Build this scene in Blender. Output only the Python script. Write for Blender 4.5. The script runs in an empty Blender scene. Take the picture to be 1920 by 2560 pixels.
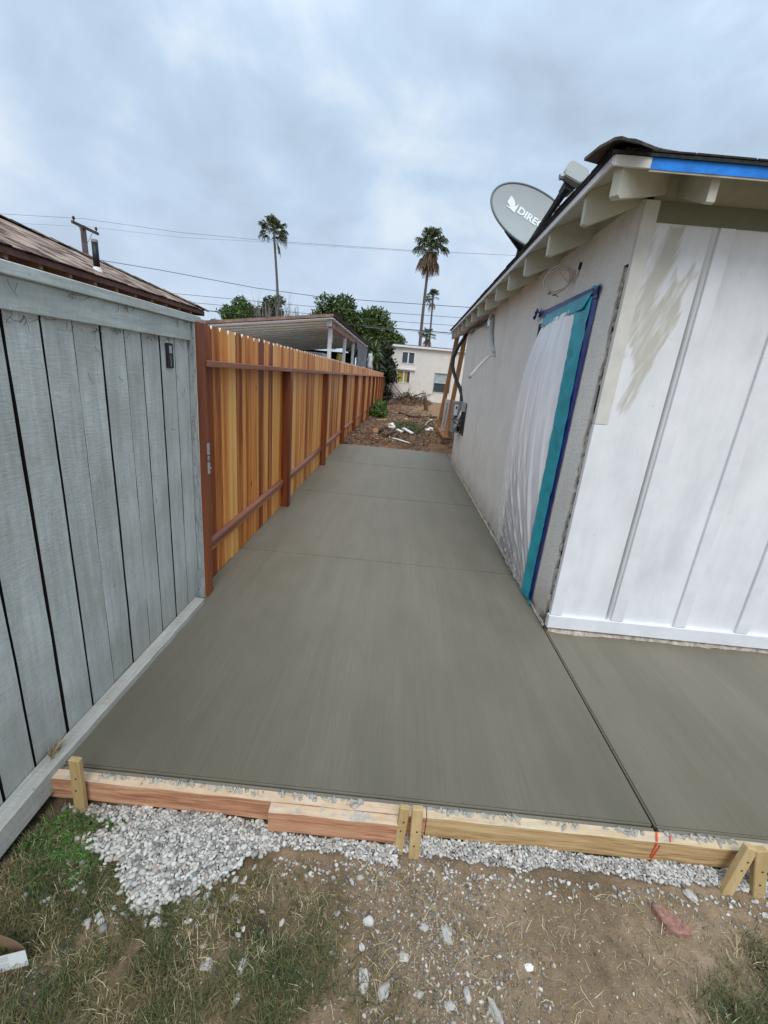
import bpy, bmesh, math, random
import numpy as np
from mathutils import Vector, Matrix, noise as mnoise

SC = bpy.context.scene
COL = SC.collection
rad = math.radians
random.seed(7)
RNG = np.random.default_rng(11)

# ------------------------------------------------------------------ camera
cam = bpy.data.cameras.new("camera")
cam.sensor_fit = 'VERTICAL'
cam.sensor_height = 36.0
cam.sensor_width = 27.0
cam.lens = 36.0 * 1085.9 / 2560.0
cam.clip_start = 0.02
cam.clip_end = 3000
camo = bpy.data.objects.new("camera", cam)
COL.objects.link(camo)
pitch, yaw, roll = 0.30548252, -0.01384409, 0.09248053
f0 = Vector((math.sin(yaw), math.cos(yaw), 0)); r0 = Vector((math.cos(yaw), -math.sin(yaw), 0)); u0 = Vector((0, 0, 1))
f1 = f0 * math.cos(pitch) - u0 * math.sin(pitch); u1 = u0 * math.cos(pitch) + f0 * math.sin(pitch)
r2 = r0 * math.cos(roll) + u1 * math.sin(roll); u2 = u1 * math.cos(roll) - r0 * math.sin(roll)
camo.matrix_world = Matrix(((r2.x, u2.x, -f1.x, 0), (r2.y, u2.y, -f1.y, 0), (r2.z, u2.z, -f1.z, 1.55), (0, 0, 0, 1)))
SC.camera = camo

# ------------------------------------------------------------------ sky, sun, exposure
SUN_EL, SUN_AZ = rad(52), rad(176)      # azimuth from +Y clockwise: the sun stands high behind the camera, veiled by cloud
CLOUD_GAIN, CLOUD_DARK, CLOUD_LIGHT = 1.08, (0.345, 0.425, 0.53), (0.60, 0.675, 0.75)
world = bpy.data.worlds.new("World")
SC.world = world
world.use_nodes = True
wn, wl = world.node_tree.nodes, world.node_tree.links
wn.clear()
wout = wn.new("ShaderNodeOutputWorld")
sky = wn.new("ShaderNodeTexSky"); sky.sky_type = 'NISHITA'; sky.sun_disc = False
sky.sun_elevation = SUN_EL; sky.sun_rotation = SUN_AZ; sky.air_density = 1.0; sky.dust_density = 2.0
bg1 = wn.new("ShaderNodeBackground"); bg1.inputs[1].default_value = 0.08
wl.new(sky.outputs[0], bg1.inputs[0])
tc = wn.new("ShaderNodeTexCoord")
sep = wn.new("ShaderNodeSeparateXYZ"); wl.new(tc.outputs['Generated'], sep.inputs[0])
mx = wn.new("ShaderNodeMath"); mx.operation = 'MAXIMUM'; mx.inputs[1].default_value = 0.0; wl.new(sep.outputs[2], mx.inputs[0])
ad = wn.new("ShaderNodeMath"); ad.operation = 'ADD'; ad.inputs[1].default_value = 0.75; wl.new(mx.outputs[0], ad.inputs[0])
dv = wn.new("ShaderNodeVectorMath"); dv.operation = 'DIVIDE'
cmb = wn.new("ShaderNodeCombineXYZ")
for i in range(3): wl.new(ad.outputs[0], cmb.inputs[i])
wl.new(tc.outputs['Generated'], dv.inputs[0]); wl.new(cmb.outputs[0], dv.inputs[1])
def wnoise(scale, detail, rough, off, dist=0.4):
    m = wn.new("ShaderNodeMapping"); m.inputs['Location'].default_value = off
    wl.new(dv.outputs[0], m.inputs[0])
    n = wn.new("ShaderNodeTexNoise"); n.inputs['Scale'].default_value = scale; n.inputs['Detail'].default_value = detail
    n.inputs['Roughness'].default_value = rough; n.inputs['Distortion'].default_value = dist
    wl.new(m.outputs[0], n.inputs['Vector']); return n
n1 = wnoise(2.6, 5, 0.50, (3.1, 0.6, 0.0), 0.5)
n2 = wnoise(6.5, 6, 0.55, (0.4, 5.2, 1.0), 0.35)
mixn = wn.new("ShaderNodeMix"); mixn.data_type = 'FLOAT'; mixn.inputs[0].default_value = 0.36
wl.new(n1.outputs[0], mixn.inputs[2]); wl.new(n2.outputs[0], mixn.inputs[3])
ramp = wn.new("ShaderNodeValToRGB")
el = ramp.color_ramp.elements
el[0].position = 0.37; el[0].color = (*CLOUD_DARK, 1)
el[1].position = 0.62; el[1].color = (*CLOUD_LIGHT, 1)
e = el.new(0.5); e.color = (0.425, 0.535, 0.665, 1)
wl.new(mixn.outputs[0], ramp.inputs[0])
hz = wn.new("ShaderNodeMapRange"); hz.inputs[1].default_value = 0.0; hz.inputs[2].default_value = 0.35; hz.inputs[3].default_value = 0.75; hz.inputs[4].default_value = 0.0
wl.new(sep.outputs[2], hz.inputs[0])
hm = wn.new("ShaderNodeMix"); hm.data_type = 'RGBA'; hm.inputs[7].default_value = (0.455, 0.53, 0.66, 1)
wl.new(hz.outputs[0], hm.inputs[0]); wl.new(ramp.outputs[0], hm.inputs[6])
bg2 = wn.new("ShaderNodeBackground"); bg2.inputs[1].default_value = CLOUD_GAIN
wl.new(hm.outputs[2], bg2.inputs[0])
zen = wn.new("ShaderNodeMapRange"); zen.interpolation_type = 'SMOOTHSTEP'      # an overcast sky brightens towards the zenith
for i_, v_ in enumerate((0.35, 1.0, CLOUD_GAIN, CLOUD_GAIN * 1.75)): zen.inputs[i_ + 1].default_value = v_
wl.new(sep.outputs[2], zen.inputs[0]); wl.new(zen.outputs[0], bg2.inputs[1])
ms = wn.new("ShaderNodeMixShader"); ms.inputs[0].default_value = 0.9
wl.new(bg1.outputs[0], ms.inputs[1]); wl.new(bg2.outputs[0], ms.inputs[2]); wl.new(ms.outputs[0], wout.inputs[0])

sun = bpy.data.lights.new("sun", 'SUN'); sun.energy = 1.5; sun.angle = rad(35); sun.color = (1.0, 0.96, 0.9)
suno = bpy.data.objects.new("sun", sun); COL.objects.link(suno)
sd = Vector((math.sin(SUN_AZ) * math.cos(SUN_EL), math.cos(SUN_AZ) * math.cos(SUN_EL), math.sin(SUN_EL)))
suno.rotation_euler = sd.to_track_quat('Z', 'Y').to_euler()
SC.view_settings.view_transform = 'Standard'
SC.view_settings.look = 'None'
SC.view_settings.exposure = 0.35
SC.view_settings.gamma = 1.0
SC.view_settings.use_curve_mapping = False

# ------------------------------------------------------------------ material helpers
class NT:
    def __init__(s, name, rough=0.8, spec=0.3):
        s.m = bpy.data.materials.new(name); s.m.use_nodes = True
        s.n, s.l = s.m.node_tree.nodes, s.m.node_tree.links
        s.b = s.n['Principled BSDF']; s.b.inputs['Roughness'].default_value = rough
        s.b.inputs['Specular IOR Level'].default_value = spec
        s.tc = s.n.new("ShaderNodeTexCoord"); s.oi = None
    def set(s, k, v):
        if isinstance(v, bpy.types.NodeSocket): s.l.new(v, s.b.inputs[k])
        else: s.b.inputs[k].default_value = v
    def coord(s, scale=(1, 1, 1), src='Object', rnd=0.0, rot=(0, 0, 0)):
        v = s.tc.outputs[src]
        if rnd:
            if not s.oi: s.oi = s.n.new("ShaderNodeObjectInfo")
            mu = s.math('MULTIPLY', s.oi.outputs['Random'], rnd)
            a = s.n.new("ShaderNodeVectorMath"); a.operation = 'ADD'; s.l.new(v, a.inputs[0]); s.l.new(mu, a.inputs[1]); v = a.outputs[0]
        m = s.n.new("ShaderNodeMapping"); m.inputs['Scale'].default_value = scale; m.inputs['Rotation'].default_value = rot
        s.l.new(v, m.inputs[0]); return m.outputs[0]
    def noise(s, vec, scale=5, detail=4, rough=0.55, dist=0.0):
        n = s.n.new("ShaderNodeTexNoise"); n.inputs['Scale'].default_value = scale; n.inputs['Detail'].default_value = detail
        n.inputs['Roughness'].default_value = rough; n.inputs['Distortion'].default_value = dist
        s.l.new(vec, n.inputs['Vector']); return n.outputs[0]
    def vor(s, vec, scale=5, out='Distance', feat='F1'):
        n = s.n.new("ShaderNodeTexVoronoi"); n.inputs['Scale'].default_value = scale; n.feature = feat
        s.l.new(vec, n.inputs['Vector']); return n.outputs[out]
    def ramp(s, fac, stops, interp='LINEAR'):
        r = s.n.new("ShaderNodeValToRGB"); r.color_ramp.interpolation = interp
        e = r.color_ramp.elements
        while len(e) < len(stops): e.new(0.5)
        for x, (p, c) in zip(e, stops):
            x.position = p; x.color = (*c, 1) if len(c) == 3 else c
        s.l.new(fac, r.inputs[0]); return r.outputs[0]
    def mix(s, fac, a, b, mode='MIX'):
        m = s.n.new("ShaderNodeMix"); m.data_type = 'RGBA'; m.blend_type = mode
        for i, v in ((0, fac), (6, a), (7, b)):
            if isinstance(v, bpy.types.NodeSocket): s.l.new(v, m.inputs[i])
            elif i == 0: m.inputs[0].default_value = v
            else: m.inputs[i].default_value = (*v, 1)
        return m.outputs[2]
    def math(s, op, a, b=0.0, c=None):
        m = s.n.new("ShaderNodeMath"); m.operation = op
        for i, v in enumerate((a, b) if c is None else (a, b, c)):
            if isinstance(v, bpy.types.NodeSocket): s.l.new(v, m.inputs[i])
            else: m.inputs[i].default_value = v
        return m.outputs[0]
    def mr(s, v, a, b, c=0.0, d=1.0):
        m = s.n.new("ShaderNodeMapRange"); s.l.new(v, m.inputs[0])
        for i, x in enumerate((a, b, c, d)): m.inputs[i + 1].default_value = x
        return m.outputs[0]
    def xyz(s, src='Object'):
        n = s.n.new("ShaderNodeSeparateXYZ"); s.l.new(s.tc.outputs[src], n.inputs[0]); return n.outputs
    def island(s):
        g = s.n.new("ShaderNodeNewGeometry"); return g.outputs['Random Per Island']
    def attr(s, name):
        a = s.n.new("ShaderNodeAttribute"); a.attribute_name = name; return a.outputs['Fac']
    def bump(s, h, strength=0.3, dist=0.01):
        b = s.n.new("ShaderNodeBump"); b.inputs['Strength'].default_value = strength; b.inputs['Distance'].default_value = dist
        s.l.new(h, b.inputs['Height']); s.l.new(b.outputs[0], s.b.inputs['Normal'])

def plain(name, col, rough=0.7, var=0.12, scale=8, bump=0.0, metal=0.0, spec=0.3, rnd=3.0):
    t = NT(name, rough, spec)
    c = t.coord(rnd=rnd)
    n = t.noise(c, scale, 5, 0.6)
    lo = tuple(x * (1 - var) for x in col); hi = tuple(min(1, x * (1 + var)) for x in col)
    t.set('Base Color', t.ramp(n, [(0.3, lo), (0.7, hi)]))
    t.set('Metallic', metal)
    if bump: t.bump(t.noise(c, scale * 8, 4, 0.6), bump, 0.004)
    return t.m

def wood(name, dark, mid, light, axis=2, rough=0.65, ring=22, band=7.0, rnd=9.0, knots=True, spec=0.3, bump=0.25, obj_var=0.0, scratch=None):
    """grain along axis; dark/mid/light heartwood to sapwood."""
    t = NT(name, rough, spec)
    sc = [1, 1, 1]; sc[axis] = 0.06
    c = t.coord(tuple(sc), rnd=rnd)
    wide = t.noise(c, band, 2, 0.5, 0.6)
    fine = t.noise(c, ring * 4, 5, 0.65, 0.3)
    v = t.math('ADD', t.math('MULTIPLY', wide, 0.75), t.math('MULTIPLY', fine, 0.25))
    if obj_var:
        v = t.math('ADD', t.math('MULTIPLY', t.math('SUBTRACT', t.oi.outputs['Random'], 0.5), obj_var), v)
    col = t.ramp(v, [(0.28, dark), (0.46, mid), (0.70, light)])
    if knots:
        sc2 = [1, 1, 1]; sc2[axis] = 0.42
        k = t.vor(t.coord(tuple(sc2), rnd=rnd), 4.5)
        col = t.mix(t.mr(k, 0.035, 0.075, 1.0, 0.0), col, tuple(x * 0.35 for x in dark))
    sp = t.noise(c, 260, 2, 0.5)
    col = t.mix(t.mr(sp, 0.60, 0.72, 0.0, 0.35), col, tuple(x * 0.6 for x in dark))
    t.set('Base Color', col)
    if bump: t.bump(t.math('ADD', fine, sp), bump, 0.003)
    return t.m

M = {}
# ---- concrete
def make_concrete(name, rot=0.0, front_tone=1.0):
    t = NT(name, 0.5, 0.35)
    c = t.coord((1, 0.012, 1), rot=(0, 0, rot))
    a = t.noise(c, 330, 3, 0.6); b = t.noise(c, 70, 3, 0.55); w = t.noise(t.coord((1, 0.05, 1), rot=(0, 0, rot)), 9, 3, 0.5)
    g = t.noise(t.coord((1, 1, 1)), 700, 2, 0.6)
    st = t.math('ADD', t.math('MULTIPLY', a, 0.45), t.math('ADD', t.math('MULTIPLY', b, 0.25), t.math('MULTIPLY', w, 0.30)))
    col = t.ramp(st, [(0.34, (0.168, 0.149, 0.108)), (0.5, (0.208, 0.186, 0.138)), (0.66, (0.246, 0.222, 0.167))])
    blot = t.noise(t.coord((1, 0.6, 1)), 0.9, 4, 0.55)
    col = t.mix(t.mr(blot, 0.35, 0.65, 0.0, 0.42), col, (0.250, 0.220, 0.172))
    wet = t.noise(t.coord((1, 0.5, 1)), 2.2, 4, 0.6)
    col = t.mix(t.mr(wet, 0.44, 0.66, 0.0, 0.42), col, (0.132, 0.124, 0.078))
    col = t.mix(t.mr(g, 0.3, 0.7, 0.0, 0.25), col, (0.11, 0.108, 0.10))
    edge = t.noise(t.coord((1, 0.25, 1)), 1.1, 3, 0.5)
    if front_tone < 1: col = t.mix(t.mr(t.math('ADD', t.math('MULTIPLY', t.xyz()[1], -0.4), t.math('ADD', edge, 0.55)), -0.05, 0.75, 0.0, 1.0), col, (front_tone, front_tone * 0.985, front_tone * 0.90), 'MULTIPLY')  # multiplies the slab colour darker towards its front edge
    t.set('Base Color', col); t.set('Roughness', t.mr(wet, 0.3, 0.7, 0.66, 0.44))
    t.bump(t.math('ADD', t.math('MULTIPLY', a, 1.0), t.math('ADD', t.math('MULTIPLY', b, 0.5), t.math('MULTIPLY', g, 0.25))), 0.42, 0.0022)
    return t.m
M['conc'] = make_concrete('broomed_concrete')
M['conc1'] = make_concrete('broomed_concrete_front', 0.0, 0.60)
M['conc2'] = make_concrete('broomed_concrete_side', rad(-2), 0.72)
# ---- ground
def make_ground():
    t = NT('dirt', 0.95, 0.1)
    P = t.xyz()
    big = t.noise(t.coord(), 3.0, 5, 0.6); med = t.noise(t.coord(), 22, 5, 0.65); fine = t.noise(t.coord(), 160, 4, 0.7)
    v = t.math('ADD', t.math('MULTIPLY', big, 0.5), t.math('ADD', t.math('MULTIPLY', med, 0.3), t.math('MULTIPLY', fine, 0.2)))
    near = t.ramp(v, [(0.34, (0.130, 0.088, 0.055)), (0.5, (0.275, 0.195, 0.122)), (0.64, (0.43, 0.315, 0.205))])
    far = t.ramp(v, [(0.36, (0.075, 0.038, 0.022)), (0.5, (0.18, 0.098, 0.055)), (0.62, (0.32, 0.195, 0.115))])
    far = t.mix(t.mr(t.math('ADD', P[0], t.math('MULTIPLY', med, 1.2)), 0.6, 1.7, 0.0, 0.55), far, (0.36, 0.23, 0.135))
    y = P[1]
    col = t.mix(t.mr(y, 3.0, 8.0), near, far)
    x = P[0]
    mask = t.attr('green')
    mk = t.math('ADD', mask, t.math('MULTIPLY', t.math('SUBTRACT', med, 0.5), 1.2))
    col = t.mix(t.mr(mk, 0.25, 0.8, 0.0, 0.85), col, (0.036, 0.040, 0.018))
    t.set('Base Color', col)
    t.bump(t.math('ADD', med, fine), 0.7, 0.012)
    return t.m
M['ground'] = make_ground()
# ---- stucco
def make_stucco(name, base, stain=True):
    t = NT(name, 0.92, 0.15)
    P = t.xyz()
    g = t.noise(t.coord(), 95, 4, 0.7); m = t.noise(t.coord(), 3.2, 5, 0.6); s = t.noise(t.coord((1, 1, 0.22)), 1.9, 5, 0.55)
    c = t.ramp(g, [(0.3, tuple(x * 0.80 for x in base)), (0.7, tuple(x * 1.14 for x in base))])
    c = t.mix(t.mr(m, 0.35, 0.7, 0, 0.35), c, tuple(x * 0.72 for x in base))
    if stain:
        c = t.mix(t.mr(s, 0.52, 0.80, 0, 0.34), c, tuple(x * 0.55 for x in base))
        edge = t.math('ADD', P[2], t.math('MULTIPLY', t.math('SUBTRACT', m, 0.5), 0.5))
        c = t.mix(t.mr(edge, 0.02, 0.30, 0.45, 0.0), c, (0.30, 0.23, 0.15))
        edge2 = t.math('ADD', P[2], t.math('MULTIPLY', t.math('SUBTRACT', t.noise(t.coord(), 9, 4, 0.6), 0.5), 0.28))
        c = t.mix(t.mr(edge2, -0.01, 0.05, 0.85, 0.0), c, (0.13, 0.085, 0.055))
    t.set('Base Color', c)
    t.bump(t.math('ADD', g, t.noise(t.coord(), 38, 3, 0.6)), 0.75, 0.008)
    return t.m
M['stucco'] = make_stucco('grey_stucco', (0.86, 0.835, 0.77))
M['stucco_white'] = make_stucco('cream_stucco', (0.80, 0.765, 0.70), False)
M['stucco_raw'] = plain('broken_stucco', (0.52, 0.46, 0.38), 0.95, 0.5, 30, 0.8)
M['tarpaper'] = plain('tar_paper', (0.035, 0.028, 0.024), 0.9, 0.5, 30)
# ---- siding with paint mask
def make_siding():
    t = NT('white_siding_paint', 0.55, 0.3)
    m = t.attr('primer')
    g = t.noise(t.coord((1, 1, 0.15)), 40, 4, 0.6); d = t.noise(t.coord(), 2.2, 5, 0.6)
    col = t.ramp(t.math('ADD', t.math('MULTIPLY', d, 0.5), t.math('MULTIPLY', t.noise(t.coord((1, 1, 0.22)), 7, 4, 0.6), 0.5)), [(0.36, (0.68, 0.695, 0.71)), (0.5, (0.79, 0.80, 0.815)), (0.62, (0.86, 0.865, 0.88))])
    k = t.math('ADD', m, t.math('MULTIPLY', t.math('SUBTRACT', g, 0.5), 0.5))
    col = t.mix(t.mr(k, 0.36, 0.86, 0.0, 0.92), col, (0.52, 0.50, 0.43))
    sc = t.noise(t.coord((1, 1, 0.05)), 130, 3, 0.6)
    col = t.mix(t.mr(sc, 0.66, 0.76, 0, 0.25), col, (0.50, 0.49, 0.47))
    col = t.mix(t.mr(t.noise(t.coord(), 26, 3, 0.5), 0.70, 0.76, 0, 0.4), col, (0.55, 0.53, 0.5))
    t.set('Base Color', col)
    t.bump(g, 0.25, 0.002)
    return t.m
M['siding'] = make_siding()
M['white'] = plain('white_trim_paint', (0.785, 0.79, 0.81), 0.5, 0.08, 5, 0.25)
M['beige'] = plain('beige_primer', (0.65, 0.635, 0.575), 0.7, 0.08, 12, 0.15)
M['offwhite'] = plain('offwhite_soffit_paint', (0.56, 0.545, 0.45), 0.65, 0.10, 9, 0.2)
M['olive'] = plain('olive_frieze_shaded', (0.19, 0.20, 0.13), 0.7, 0.1, 9, 0.2)  # the shade under the eave is put into this dark olive
M['shingle'] = plain('black_shingle', (0.035, 0.035, 0.035), 0.95, 0.5, 60, 0.7)
M['cap'] = plain('curled_ridge_shingle', (0.085, 0.075, 0.065), 0.95, 0.5, 25, 0.8)
M['bluetape'] = plain('blue_membrane', (0.012, 0.235, 0.80), 0.4, 0.25, 12, 0.3, spec=0.4)
M['navy'] = plain('dark_blue_tape', (0.010, 0.028, 0.20), 0.32, 0.4, 14, 0.5, spec=0.5)
M['teal'] = plain('teal_tape', (0.005, 0.34, 0.42), 0.32, 0.25, 10, 0.5, spec=0.5)
M['black'] = plain('black_plastic', (0.012, 0.012, 0.013), 0.4, 0.2, 9)
M['darkmetal'] = plain('dark_metal', (0.03, 0.03, 0.032), 0.45, 0.3, 30)
M['greymetal'] = plain('grey_metal', (0.30, 0.31, 0.31), 0.45, 0.2, 14, metal=0.3)
M['foil'] = plain('crumpled_foil', (0.7, 0.7, 0.7), 0.25, 0.4, 50, 0.9, metal=0.8)
M['whiteplastic'] = plain('white_plastic', (0.78, 0.77, 0.73), 0.45, 0.08, 20)
M['cable'] = plain('cable_sheath', (0.52, 0.45, 0.40), 0.5, 0.1, 20)
M['dish'] = plain('dish_enamel', (0.36, 0.39, 0.385), 0.5, 0.05, 3)
M['dishrim'] = plain('dish_rim', (0.14, 0.16, 0.17), 0.5, 0.1, 3)
M['letter'] = plain('white_print', (0.80, 0.84, 0.86), 0.5, 0.02, 3)
M['interior'] = plain('doorway_shade', (0.085, 0.10, 0.135), 0.6, 0.3, 3)  # unlit inside of the doorway put into the colour
M['wire'] = plain('wire_insulation', (0.045, 0.05, 0.065), 0.6, 0.1, 1)
M['wirefar'] = plain('weathered_wire', (0.24, 0.27, 0.32), 0.6, 0.1, 1)
# ---- woods
M['picket'] = wood('stained_redwood', (0.22, 0.046, 0.010), (0.68, 0.235, 0.042), (0.92, 0.50, 0.16), 2, 0.5, 20, 9.0, 17.0, True, 0.30, 0.3, obj_var=0.42)
M['postred'] = wood('stained_redwood_post', (0.075, 0.016, 0.006), (0.165, 0.040, 0.013), (0.30, 0.085, 0.028), 2, 0.45, 20, 9.0, 5.0, False, 0.4, 0.2)
M['railred'] = wood('stained_redwood_rail', (0.11, 0.030, 0.014), (0.24, 0.075, 0.036), (0.40, 0.16, 0.085), 1, 0.42, 20, 9.0, 5.0, False, 0.45, 0.3)
M['kick'] = wood('redwood_kickboard', (0.22, 0.07, 0.02), (0.50, 0.20, 0.07), (0.66, 0.32, 0.13), 1, 0.5, 20, 9.0, 5.0, False)
M['endgrain'] = plain('weathered_picket_tip', (0.62, 0.60, 0.57), 0.85, 0.25, 60)
def make_greywood(name, base, axis):
    t = NT(name, 0.75, 0.25)
    sc = [1, 1, 1]; sc[axis] = 0.09
    saw = [1, 1, 1]; 
    for i in range(3):
        if i != axis: saw[i] = 0.16
    c = t.coord(tuple(sc), rnd=11.0); cs = t.coord(tuple(saw), rnd=11.0, rot=(0.14 if axis == 2 else 0, 0, 0))
    a = t.noise(c, 55, 5, 0.7, 0.6); b = t.noise(c, 9, 3, 0.6, 0.8); s = t.noise(cs, 150, 3, 0.6); p = t.noise(t.coord(rnd=11.0), 3.0, 4, 0.6)
    v = t.math('ADD', t.math('MULTIPLY', b, 0.38), t.math('ADD', t.math('MULTIPLY', a, 0.42), t.math('MULTIPLY', s, 0.20)))
    col = t.ramp(v, [(0.25, tuple(x * 0.52 for x in base)), (0.46, tuple(x * 0.86 for x in base)), (0.66, tuple(min(1, x * 1.26) for x in base))])
    col = t.mix(t.mr(p, 0.40, 0.70, 0, 0.65), col, (base[0] * 0.66, base[1] * 0.62, base[2] * 0.57))
    col = t.mix(t.mr(t.xyz()[2], 0.05, 0.32, 0.45, 0.0), col, (base[0] * 0.5, base[1] * 0.45, base[2] * 0.38)) if axis == 2 else col
    k = t.vor(t.coord((1, 1, 0.5) if axis == 2 else (1, 0.5, 1), rnd=11.0), 5.2)
    col = t.mix(t.math('MULTIPLY', t.mr(k, 0.03, 0.055, 1, 0), t.mr(a, 0.4, 0.6, 0.2, 0.9)), col, tuple(x * 0.35 for x in base))
    fl = t.noise(t.coord(rnd=11.0), 48, 4, 0.7)
    col = t.mix(t.mr(fl, 0.64, 0.70, 0, 0.6), col, (base[0] * 0.42, base[1] * 0.36, base[2] * 0.30))
    t.set('Base Color', col)
    t.bump(t.math('ADD', t.math('ADD', a, s), t.math('MULTIPLY', t.mr(k, 0.02, 0.06, 0, 1), 0.8)), 0.6, 0.004)
    return t.m
M['grey'] = make_greywood('grey_painted_plank', (0.56, 0.59, 0.565), 2)
M['greyh'] = make_greywood('grey_painted_rail', (0.53, 0.575, 0.545), 1)
M['greyold'] = make_greywood('grey_weathered_sill', (0.50, 0.49, 0.44), 1)
def make_incised():
    t = NT('incised_grey_post', 0.85, 0.2)
    c = t.coord((1, 1, 0.35))
    k = t.vor(c, 75); a = t.noise(t.coord((1, 1, 0.2)), 60, 4, 0.6)
    col = t.ramp(a, [(0.3, (0.24, 0.26, 0.26)), (0.7, (0.44, 0.46, 0.45))])
    col = t.mix(t.mr(k, 0.10, 0.25, 0.8, 0), col, (0.07, 0.07, 0.068))
    t.set('Base Color', col); t.bump(t.mr(k, 0.1, 0.3), 0.6, 0.004); return t.m
M['incised'] = make_incised()
M['gap'] = plain('dark_gap', (0.012, 0.010, 0.009), 0.95, 0.3, 20)  # black for joints and for the shade between fence planks
def make_form(name, d, m, l, smear=0.5):
    t = NT(name, 0.75, 0.2)
    c = t.coord((0.05, 1, 1), rnd=4.0)
    a = t.noise(c, 45, 4, 0.6, 0.8); f = t.noise(c, 190, 4, 0.6)
    v = t.math('ADD', t.math('MULTIPLY', a, 0.65), t.math('MULTIPLY', f, 0.35))
    col = t.ramp(v, [(0.38, d), (0.48, m), (0.60, l)])
    k = t.vor(t.coord((0.5, 1, 1), rnd=4.0), 6.0)
    col = t.mix(t.mr(k, 0.03, 0.09, 0.8, 0), col, tuple(x * 0.4 for x in d))
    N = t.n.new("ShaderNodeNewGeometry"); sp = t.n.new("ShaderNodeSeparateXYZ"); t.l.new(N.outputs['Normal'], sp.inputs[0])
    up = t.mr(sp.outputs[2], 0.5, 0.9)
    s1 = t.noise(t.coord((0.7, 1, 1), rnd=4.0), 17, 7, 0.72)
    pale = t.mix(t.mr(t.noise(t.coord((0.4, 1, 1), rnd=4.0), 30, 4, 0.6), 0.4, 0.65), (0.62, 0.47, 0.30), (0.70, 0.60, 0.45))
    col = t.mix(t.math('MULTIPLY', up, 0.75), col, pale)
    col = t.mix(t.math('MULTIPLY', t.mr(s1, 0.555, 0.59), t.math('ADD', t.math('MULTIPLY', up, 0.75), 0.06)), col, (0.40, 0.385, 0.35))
    t.set('Base Color', col); t.bump(t.math('ADD', v, s1), 0.5, 0.004); return t.m
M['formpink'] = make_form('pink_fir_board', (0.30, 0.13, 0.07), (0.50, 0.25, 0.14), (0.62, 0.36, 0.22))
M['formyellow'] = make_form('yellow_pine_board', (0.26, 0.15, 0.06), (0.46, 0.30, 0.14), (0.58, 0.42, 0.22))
M['stake'] = wood('pine_stake', (0.24, 0.15, 0.06), (0.44, 0.30, 0.13), (0.58, 0.43, 0.22), 2, 0.8, 20, 12.0, 5.0, False)
M['fir'] = wood('fir_prop', (0.22, 0.10, 0.045), (0.40, 0.19, 0.085), (0.52, 0.28, 0.14), 2, 0.75, 20, 12.0, 5.0, True)
M['shake'] = wood('brown_roof_shingle', (0.050, 0.033, 0.026), (0.19, 0.13, 0.10), (0.42, 0.32, 0.25), 0, 0.9, 20, 14.0, 13.0, False, obj_var=0.45)
M['brownpaint'] = plain('brown_fascia_paint', (0.13, 0.070, 0.055), 0.7, 0.25, 14, 0.2)
M['brownsoffit'] = plain('tan_eave_wall', (0.16, 0.115, 0.075), 0.8, 0.2, 6, 0.2)
M['rafterbrown'] = plain('brown_rafter', (0.28, 0.17, 0.11), 0.8, 0.2, 10)
M['polewood'] = plain('utility_pole_wood', (0.10, 0.075, 0.065), 0.9, 0.3, 3)
M['carroof'] = plain('patio_roof_paint', (0.82, 0.83, 0.80), 0.7, 0.15, 2.0)
M['rust'] = plain('peeling_red_fascia', (0.27, 0.165, 0.13), 0.8, 0.5, 5)
M['postwhite'] = plain('chipped_white_post', (0.66, 0.68, 0.68), 0.7, 0.12, 6)
M['tarp'] = plain('grey_tarp', (0.16, 0.16, 0.165), 0.8, 0.3, 3, 0.4)
M['shadow'] = plain('patio_shade_black', (0.03, 0.028, 0.026), 0.9, 0.3, 2)  # near-black: shade under the patio cover put into the colour
M['glass'] = plain('window_glass', (0.05, 0.065, 0.07), 0.12, 0.3, 2, spec=0.6)
M['yellowblind'] = plain('yellow_curtain', (0.42, 0.33, 0.08), 0.7, 0.2, 6)
M['paleglass'] = plain('pale_window_blind', (0.40, 0.46, 0.46), 0.3, 0.25, 4)
M['greyframe'] = plain('aluminium_frame', (0.50, 0.51, 0.51), 0.5, 0.1, 6)
def leafmat(name, lo, mid, hi, transl=0.25, rough=0.55):
    t = NT(name, rough, 0.35)
    col = t.ramp(t.island(), [(0.0, lo), (0.5, mid), (1.0, hi)])
    t.set('Base Color', col)
    return t.m
M['leaf1'] = leafmat('glossy_dark_leaf', (0.018, 0.036, 0.010), (0.040, 0.072, 0.018), (0.095, 0.135, 0.030))
M['leaf3'] = leafmat('sunny_broad_leaf', (0.022, 0.045, 0.010), (0.055, 0.095, 0.020), (0.15, 0.21, 0.045))
M['leaf2'] = leafmat('bright_green_leaf', (0.030, 0.065, 0.012), (0.070, 0.125, 0.020), (0.13, 0.20, 0.035))
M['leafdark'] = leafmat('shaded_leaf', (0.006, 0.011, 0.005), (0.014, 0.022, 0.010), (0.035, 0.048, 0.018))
M['palm'] = leafmat('palm_frond', (0.028, 0.045, 0.020), (0.065, 0.090, 0.035), (0.12, 0.14, 0.055))
M['palmdead'] = leafmat('dead_palm_frond', (0.085, 0.055, 0.032), (0.17, 0.12, 0.075), (0.30, 0.23, 0.16))
M['bark'] = plain('palm_bark', (0.13, 0.115, 0.11), 0.95, 0.3, 4)
M['twig'] = plain('bare_twig', (0.26, 0.235, 0.21), 0.9, 0.3, 6)
M['twigdark'] = plain('dead_branch', (0.11, 0.07, 0.045), 0.9, 0.35, 12, 0.4)
M['grass'] = leafmat('green_grass_blade', (0.028, 0.046, 0.014), (0.055, 0.085, 0.024), (0.105, 0.135, 0.042))
M['straw'] = leafmat('dry_grass_blade', (0.17, 0.135, 0.065), (0.36, 0.29, 0.15), (0.72, 0.62, 0.38))
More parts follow.
